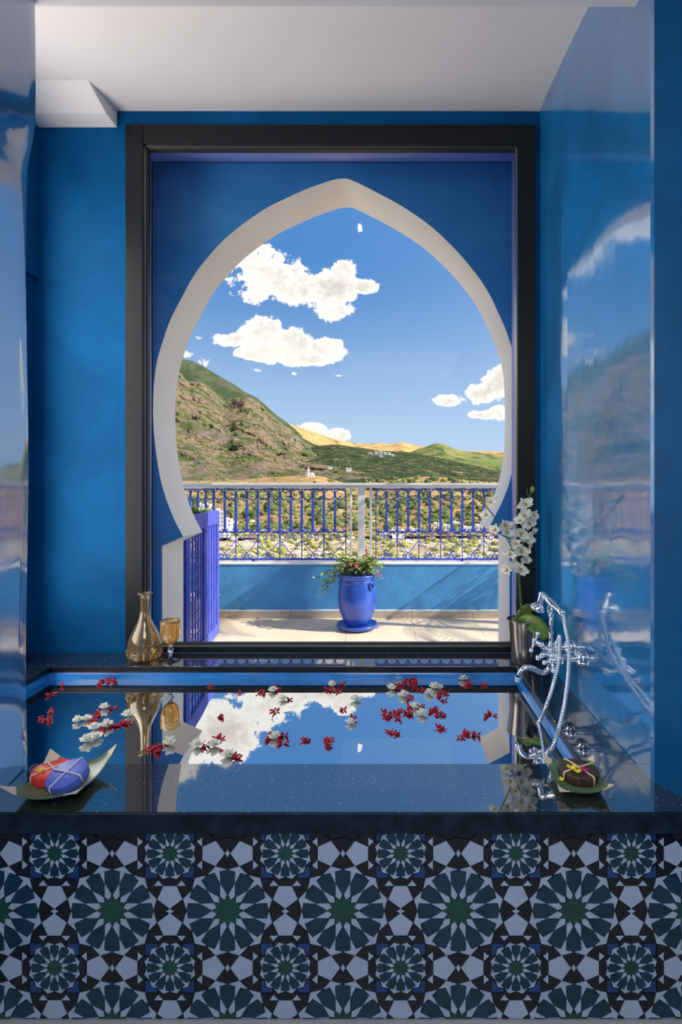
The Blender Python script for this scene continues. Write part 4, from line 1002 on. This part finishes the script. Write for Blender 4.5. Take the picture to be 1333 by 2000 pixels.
# ---------------------------------------------------------------- orchid
def orchid():
    D = 2.62; c = Vector((xat(1024, D)-.004, D, LEDGE)); t = thing('orchid_vase', c, 'tapered dark metal vase holding the orchid, in the back right corner', 'vase')
    pr = [(.062,0),(.066,.004),(.075,.09),(.085,.17),(.092,.225),(.094,.232),(.090,.234),(.086,.22),(.078,.16)]
    b = MB(); b.lathe([(r*.88, z*.95) for r, z in pr], 48, org=c); b.build('body', 'vase_metal', t, smooth=True)
    b = MB(); b.lathe([(.0001,.185),(.070,.185)], 24, org=c); b.build('soil', 'soil', t)
    o = thing('orchid', (c.x, c.y, LEDGE+.185), 'white moth orchid with two flowering stems in the dark metal vase', 'orchid')
    Q = lambda px, py, d=2.59: P(px, py, d)
    b = MB(); b.tube(spline([tuple(Q(1019,1222,2.620)), tuple(Q(1016,1160)), tuple(Q(1014,1127)), tuple(Q(1008,1091,2.570)), tuple(Q(992,1054,2.550)), tuple(Q(966,1009,2.530)), tuple(Q(939,976,2.530))], 5), .0032, 6); b.build('flower_stem', 'stem_green', o, smooth=True)
    b = MB(); b.tube(spline([tuple(Q(1022,1224,2.630)), tuple(Q(1018,1160,2.610)), tuple(Q(1016,1127,2.610)), tuple(Q(1022,1070,2.610)), tuple(Q(1029,1000,2.610)), tuple(Q(1034,975,2.610)), tuple(Q(1040,957,2.610))], 5), .0030, 6); b.build('flower_stem', 'stem_green', o, smooth=True)
    b = MB(); b.tube([Q(1033,976,2.610), Q(1031,962,2.610), Q(1029.5,955,2.610)], .0022, 5); b.build('twig', 'stem_green', o)
    def bud(px, py, d, r, dr):
        b = MB(); b.ball(Q(px, py, d), r, 10, 8, (1, 1, 1.45)); b.build('bud', 'bud_green', o, smooth=True)
    bud(1041, 956, 2.610, .012, 0); bud(937, 973, 2.530, .012, 0); bud(931, 968, 2.530, .010, 0); bud(945, 980, 2.530, .010, 0)
    # leaves
    def leaf(pts, W, nm='leaf'):
        pts = spline([tuple(p) for p in pts], 5); n = len(pts)-1; b = MB()
        def fn(u, v):
            i = min(n-1, int(v*n)); f = v*n-i; a, c2 = Vector(pts[i]), Vector(pts[min(i+1, n)]); p = a.lerp(c2, f); d = (c2-a).normalized()
            s = d.cross(Vector((0,-1,.35))).normalized(); w = W*math.sin(PI*(.1+.86*v))**.7; x = (u-.5)*2
            return p+s*x*w*.5+Vector((0,-.25,1)).normalized()*abs(x)*w*.10
        b.grid(fn, 6, 14); b.build(nm, 'dark_leaf', o, smooth=True, solid=.002)
    leaf([Q(1016,1226,2.630), Q(1020,1212,2.630), Q(1028,1196,2.630), Q(1036,1181,2.620)], .072)
    leaf([Q(1016,1222,2.620), Q(1030,1216,2.570), Q(1048,1224,2.510), Q(1061,1240,2.470), Q(1066,1250,2.460)], .085)
    leaf([Q(1014,1228,2.630), Q(1004,1218,2.640), Q(998,1214,2.650)], .05)
    # blossom prototypes
    rnd = random.Random(4)
    def blossom(seed):
        r2 = random.Random(seed); b = MB(); z = Vector((0,0,0))
        for a, L, W in ((90, .040, .030), (210, .038, .028), (330, .038, .028), (12, .046, .050), (168, .046, .050)):
            a = math.radians(a+r2.uniform(-6,6)); pet(b, z, Vector((math.cos(a), -.12, math.sin(a))), L, W, Vector((0,-1,0)), .22, 5, 5)
        b.m = 1
        pet(b, Vector((0,-.004,0)), Vector((.15,-.9,-.5)), .020, .014, Vector((0,0,1)), .5, 4, 4); pet(b, Vector((0,-.004,0)), Vector((-.1,-.7,.5)), .012, .012, Vector((0,0,1)), .5, 4, 4)
        b.ball((0,-.006,0), .0055, 8, 6)
        return b
    first = {}
    fl = [(1027,986,0,1.05),(1026,1008,.3,1.0),(1042,1006,-.5,.8),(1017,1018,.8,.8),(1035,1024,-.2,1.0),(1018,1042,.2,1.1),(1041,1039,-.8,.75),(1029,1052,0,1.05),(1009,1062,.9,.9),(1019,1077,.1,1.1),(1034,1068,-.9,.75),(998,1082,.7,.95),(1026,1093,-.3,.85),(1006,1104,.3,1.0),(992,1114,.9,.9),(1016,1113,-.2,1.05),
          (959,982,.6,.8),(951,1006,.9,.9),(988,1026,.1,1.0),(968,1036,.9,.9),(990,1040,-.2,.9)]
    for k, (px, py, yw, sc) in enumerate(fl):
        kk = k % 3; loc = Q(px, py, 2.565+.02*math.sin(k*2.1) if px > 995 else 2.52)-Vector(world_loc(o))
        if kk not in first:
            ob = blossom(kk).build('flower', ['orchid_white', 'orchid_heart'], o, smooth=True, org=Vector((0,0,0))); first[kk] = ob; ob.location = loc
            md = ob.modifiers.new('s', 'SOLIDIFY'); md.thickness = .0009
        else:
            ob = share(first[kk], 'flower', loc, o); md = ob.modifiers.new('s', 'SOLIDIFY'); md.thickness = .0009
        ob.rotation_euler = (rnd.uniform(-.45,.35), rnd.uniform(-.7,.7), -yw+rnd.uniform(-.2,.2)); ob.scale = (sc*.98,)*3
orchid()
# ---------------------------------------------------------------- bath mixer with hand shower
def mixer():
    W = .800; zc = .762
    t = thing('bath_mixer', (W, 2.145, zc), 'chrome bath mixer with cross handles and hand shower, on the right wall', 'tap')
    X = Vector((1,0,0)); Y = Vector((0,1,0)); Z = Vector((0,0,1))
    y0, y1 = 2.120, 2.270; bx_ = .695
    for i, y in enumerate((y0, y1)):
        w = W+.002*i
        b = MB(); b.lathe([(.0001,0),(.036,0),(.037,.004),(.034,.012),(.026,.020),(.018,.026),(.0001,.027)], 28, org=(w, y, zc), axis=(-1,0,0)); b.build('wall_flange', 'chrome', t, smooth=True)
        b = MB(); b.tube([(w-.02, y, zc), (bx_+.03, y, zc), (bx_+.012, y, zc)], .0155, 16); b.lathe([(.015,-.012),(.021,-.010),(.021,.010),(.015,.012)], 8, org=(bx_+.035, y, zc), axis=(-1,0,0)); b.build('inlet', 'chrome', t, smooth=True, auto=35)
    b = MB(); b.lathe([(.0001,-.115),(.014,-.113),(.018,-.10),(.022,-.082),(.018,-.070),(.020,-.055),(.0235,-.03),(.025,0),(.0235,.03),(.020,.055),(.018,.070),(.022,.082),(.018,.10),(.014,.113),(.0001,.115)], 24, org=(bx_, 2.195, zc), axis=(0,1,0))
    b.build('body', 'chrome', t, smooth=True)
    # cross handles at both ends of the body, angled towards the bath
    for y, sgn in ((2.085, -1), (2.305, 1)):
        h = Vector((bx_-.005, y, zc)); ax = Vector((-.70, sgn*.35, .25)).normalized()
        b = MB(); b.lathe([(.012,0),(.015,.01),(.013,.02),(.017,.030),(.015,.040),(.009,.046),(.0001,.048)], 16, org=h, axis=ax); hub = b.build('handle', 'chrome', t, smooth=True)
        c2 = h+ax*.034; u = ax.cross(Z).normalized(); v = ax.cross(u)
        for k in range(4):
            a = k*PI/2+.5; d = u*math.cos(a)+v*math.sin(a); b = MB(); b.tube([c2, c2+d*.018, c2+d*.034], [.0068,.0052,.0068], 8); b.ball(c2+d*.041, .0112, 10, 8); b.build('handle_arm', 'chrome', hub, smooth=True)
    b = MB(); b.lathe([(.016,0),(.013,.012),(.017,.02),(.012,.03)], 16, org=(bx_, 2.195, zc-.05), axis=(0,0,1)); b.tube(spline([(bx_, 2.195, zc-.02), (bx_-.006, 2.190, zc-.06), (bx_-.035, 2.190, zc-.083), (bx_-.075, 2.190, zc-.066), (bx_-.105, 2.190, zc-.060), (bx_-.130, 2.190, zc-.078), (bx_-.140, 2.190, zc-.108)], 5), [.015]*5+[.0125]*26, 14)
    b.lathe([(.0145,0),(.016,.004),(.016,.014),(.0135,.018)], 16, org=(bx_-.141, 2.190, zc-.118)); b.build('spout', 'chrome', t, smooth=True)
    # diverter and its knob beside the spout
    b = MB(); b.tube([(bx_-.02, 2.195, zc+.0), (bx_-.048, 2.185, zc-.012)], [.014,.010], 12); b.ball((bx_-.058, 2.182, zc-.016), .013, 12, 8); b.build('diverter', 'chrome', t, smooth=True)
    # cradle post
    cr = Vector((.725, 2.175, .925))
    b = MB(); b.lathe([(.015,0),(.018,.010),(.011,.022),(.009,.06),(.012,.075),(.008,.090),(.008,.135),(.012,.142),(.012,.150)], 16, org=(bx_, 2.190, zc+.018)); 
    for s in (-1, 1): b.tube(spline([(bx_, 2.190, zc+.155), (bx_-.006, 2.190+s*.022, zc+.175), (bx_-.004, 2.190+s*.024, zc+.200), (bx_+.002, 2.190+s*.018, zc+.214)], 4), .0058, 8)
    b.build('cradle', 'chrome', t, smooth=True)
    # hand shower lying in the cradle
    hs = thing('hand_shower', (bx_, 2.190, zc+.2), 'chrome telephone-style hand shower resting in the mixer cradle', 'hand shower')
    A = P(1098, 1197, 2.125); B_ = P(1066, 1166, 2.190); dv = (B_-A).normalized()
    b = MB(); n_ = (B_-A).length
    b.tube([A-dv*.012, A, A+dv*n_*.12, A+dv*n_*.2, A+dv*n_*.55, A+dv*n_*.85, B_], [.0115,.014,.014,.0115,.0165,.0135,.0125], 16); b.build('grip', 'chrome', hs, smooth=True)
    H2 = P(1054, 1181, 2.205)
    b = MB(); b.tube(spline([tuple(B_-dv*.005), tuple(B_+dv*.016+Vector((-.004,0,.003))), tuple(P(1058, 1165, 2.20)), tuple(H2)], 4), [.0125]*13, 14); b.build('neck', 'chrome', hs, smooth=True)
    ax = (H2-P(1061, 1167, 2.195)).normalized(); b = MB(); b.lathe([(.012,-.006),(.019,.0),(.030,.012),(.033,.020),(.030,.024),(.0001,.025)], 28, org=H2, axis=ax); b.build('rose', 'chrome', hs, smooth=True)
    # ribbed hose
    def hose(name, pts, lab):
        pp = spline([tuple(p) for p in pts], 30); dense = []; acc = 0
        step = .0024; last = Vector(pp[0]); dense.append(last)
        for q in pp[1:]:
            q = Vector(q)
            while (q-last).length > step: last = last+(q-last).normalized()*step; dense.append(last)
        rs = [.0064 if i % 4 < 2 else .0084 for i in range(len(dense))]
        b = MB(); b.tube(dense, rs, 10); o = b.build(name, 'chrome_hose', org=dense[0], smooth=True); tag(o, lab, 'hose'); return o
    ptsA = [A-dv*.01, P(1104, 1222, 2.095), P(1111, 1260, 2.055), P(1111, 1310, 1.995), P(1104, 1370, 1.915), P(1093, 1420, 1.835), P(1081, 1458, 1.775), wl(1071, 1480, ZW-.006)+Vector((0,.02,0)), wl(1060, 1500, ZW-.006)+Vector((-.05,-.04,-.10)), wl(1060, 1500, ZW-.006)+Vector((-.22,.03,-.22)), wl(1060, 1500, ZW-.006)+Vector((-.38,.18,-.30))]
    hose('shower_hose', ptsA, 'ribbed chrome hose, near strand from the hand shower down into the bath')
    b = MB(); b.tube([(bx_+.002, 2.130, zc+.015), (bx_+.002, 2.117, zc+.055), (bx_, 2.107, zc+.075)], [.012,.012,.010], 12); b.build('hose_outlet', 'chrome', t, smooth=True)
    s0 = Vector((bx_, 2.107, zc+.072))
    ptsB = [s0, P(1094, 1243, 2.085), P(1092, 1290, 2.045), P(1083, 1330, 2.015), P(1069, 1375, 1.965), wl(1052, 1412, ZW), wl(1018, 1455, ZW)+Vector((0,0,-.03)), wl(1001, 1490, ZW)+Vector((0,0,-.07)), wl(985, 1520, ZW)+Vector((-.1,.0,-.2)), wl(985, 1520, ZW)+Vector((-.3,.2,-.30))]
    hose('shower_hose', ptsB, 'ribbed chrome hose, far strand leaving the mixer and entering the water first')
mixer()
# ================================================================ flowers on the water
def petal_red(seed):
    rnd = random.Random(seed); b = MB()
    for k in range(rnd.choice((4,5,6))):
        a = rnd.uniform(0, 2*PI); c = Vector((rnd.gauss(0,.007), rnd.gauss(0,.006), .001)); pet(b, c, Vector((math.cos(a), math.sin(a)*.7, rnd.uniform(.0,.5))), rnd.uniform(.014,.024), rnd.uniform(.010,.017), rnd=rnd, cup=.35, nu=5, nv=4)
    return b
def blossom_white(seed):
    rnd = random.Random(seed); b = MB()
    for ring, (n, L, el) in enumerate(((6, .026, .35), (5, .021, .9), (4, .014, 1.6))):
        for k in range(n):
            a = 2*PI*k/n+ring*.5+rnd.uniform(-.2,.2); pet(b, Vector((0,0,.003+.002*ring)), Vector((math.cos(a), math.sin(a), el)), L*rnd.uniform(.85,1.1), L*.85, rnd=rnd, cup=.35 if ring else .15)
    return b
RED = [petal_red(s) for s in range(6)]; WHI = [blossom_white(40+s) for s in range(4)]; RD_O = {}
clusters = {   # name: (x, y) of its middle in the photograph
 'near the back left corner of the bath': (208, 1330), 'alone near the left wall of the bath': (104, 1352), 'beside the left wall, above the large green dish': (92, 1400),
 'at the back of the long drift left of the carafe reflection': (205, 1392), 'in the middle of the long drift left of the carafe reflection': (205, 1416), 'at the near end of the drift above the large green dish': (180, 1446), 'on the near side of the carafe reflection': (252, 1405),
 'where the goblet reflection ends, near the front rim': (312, 1460), 'behind the gate reflection at the back': (412, 1338), 'on the left edge of the cloud reflection': (433, 1398), 'near the front rim on the lower cloud reflection, left side': (400, 1450), 'near the front rim on the lower cloud reflection, right side': (448, 1470),
 'at the far left of the big cloud reflection': (469, 1353), 'at the back of the big cloud reflection': (528, 1347), 'below those at the back of the big cloud reflection': (558, 1366), 'alone in the middle of the big cloud reflection': (536, 1389), 'on the lower edge of the big cloud reflection': (542, 1444),
 'at the back centre': (655, 1343), 'alone by the back edge, centre': (691, 1318), 'right part of the cloud reflection': (692, 1367), 'alone in the cloud gap left of centre': (669, 1385), 'at the right lower edge of the cloud reflection': (687, 1408), 'in dark water left of centre': (603, 1445), 'in dark water at the centre': (643, 1450),
 'alone in the shaded strip at the back': (730, 1323), 'in the large heap at the back right of centre': (790, 1335), 'just below the large back heap': (795, 1360), 'in the heap around the tall white blossoms': (850, 1352), 'in the back right corner': (912, 1331), 'last at the back right': (948, 1338),
 'at the left end of the middle drift': (768, 1396), 'at the middle of the middle drift': (812, 1388), 'at the right end of the middle drift': (854, 1392), 'near the front, right of centre': (769, 1431), 'alone below the middle drift': (865, 1422), 'at the near right': (910, 1435), 'beside the reflection of the right jamb': (955, 1396)}
Wp = [(151.5,1409),(169.5,1406),(204,1383.5),(184.5,1424),(207,1419.5),(251,1399),(171,1448),(187.5,1442),(331.5,1454),(385.5,1457),(418.5,1457),(445.5,1476.5),(532.7,1350),(553,1366),(649,1339.5),(691,1319),(695,1367.6),(686,1412),(536.5,1441.5),(779,1324),(766,1346),(788,1358.7),(838.6,1354.8),(849,1344.6),(859,1344.6),(905,1326.8),(811.8,1381.6),(824.6,1395.7)]
Rp = [(210,1325),(202,1330),(218,1327),(192,1337),(225,1332.5),(210,1332),(99,1356.5),(120,1339),(96,1392.5),(79.5,1403),(97.5,1407.5),(86,1406),(189,1398.5),(192,1392),(183,1410),(219,1383.5),(226.5,1416.5),(218,1418),(236,1413),(253.5,1410.5),(246,1412),(195,1430),(200,1426),(300,1461.5),(309,1460),(306,1467),(292,1463),(316,1456),(412.5,1338.5),(433.5,1398.5),(432,1443.5),(426,1441),(400.5,1457),(433.5,1467.5),(457.5,1475),(462,1480),(469,1353),(515,1352),(508,1352),(544,1348),(538,1340),(564.6,1366),(536.5,1389),(647.5,1347),(640,1346),(663,1350),(668,1338),(669,1385.5),(688,1403),(730.4,1323.5),(525,1441.6),(553,1436.5),(550.5,1450.5),(545,1440),(603,1445.4),(596,1446),(643.7,1444),(642.4,1455.6),(640,1450),
 (775,1338),(786,1338),(799,1328),(810.6,1329),(806.7,1342),(817,1347),(829.7,1348.5),(792,1332),(804,1335),(781,1345),(812,1336),(857.8,1355),(873,1355),(866,1353),(859,1361),(866.7,1367.6),(801.6,1362.5),(917.7,1335.7),(911,1338),(948,1337.8),(800,1380),(820.8,1379.6),(750.6,1390.6),(757,1399.5),(771,1398),(764,1393),(781,1390.6),(780,1403),(774,1392),(801.6,1394.4),(795,1392),(840,1390.6),(852.7,1386.7),(846,1387),(855,1395.7),(868,1396.4),(862,1394),(951,1397),(960,1394.4),(759.5,1428.8),(766,1431),(778.7,1434),(865,1422.5),(859,1423),(908.8,1430),(902,1439),(914,1434),(928,1435)]
ORD = ['leftmost', 'second from the left', 'third from the left', 'fourth from the left', 'fifth from the left', 'sixth from the left', 'seventh from the left', 'eighth from the left', 'ninth from the left', 'tenth from the left', 'eleventh from the left', 'twelfth from the left']
def name_of(p): return min(clusters, key=lambda k: (clusters[k][0]-p[0])**2+((clusters[k][1]-p[1])*1.6)**2)
def float_all(pts, protos_, mats_, nm, base, cat, solid, smin, smax, seed, grp):
    rnd = random.Random(seed); byc = {}
    for p in pts: byc.setdefault(name_of(p), []).append(p)
    for cn, ps in byc.items():
        ps.sort()
        for i, p in enumerate(ps):
            k = rnd.randrange(len(protos_)); loc = wl(p[0], p[1]+1.5, ZW); loc.z += .0005
            key = (nm, k)
            if key not in RD_O:
                o = protos_[k].build(nm, mats_, org=Vector((0,0,0)), smooth=True, solid=solid); RD_O[key] = o; o.location = loc
            else:
                o = RD_O[key].copy(); C.objects.link(o); o.location = loc
            s = rnd.uniform(smin, smax); o.scale = (s, s, s*rnd.uniform(.8,1.1)); o.rotation_euler = (0, 0, rnd.uniform(0, 2*PI))
            if len(ps) == 1: lab = f'{base} floating {cn}'
            elif len(ps) == 2: lab = f'{base}, {["left", "right"][i]} of the pair {cn}'
            else: lab = f'{base}, {ORD[i]} {cn}'
            tag(o, ' '.join(lab.split()[:16]), cat, grp)
float_all(Rp, RED, 'petal_red', 'red_petal', 'red petal', 'petal', .0007, .8, 1.15, 11, 'red petals floating on the bath water')
float_all(Wp, WHI, 'blossom_white', 'white_blossom', 'white bloom', 'flower', 0.0007, .98, 1.3, 12, 'white blossoms floating on the bath water')
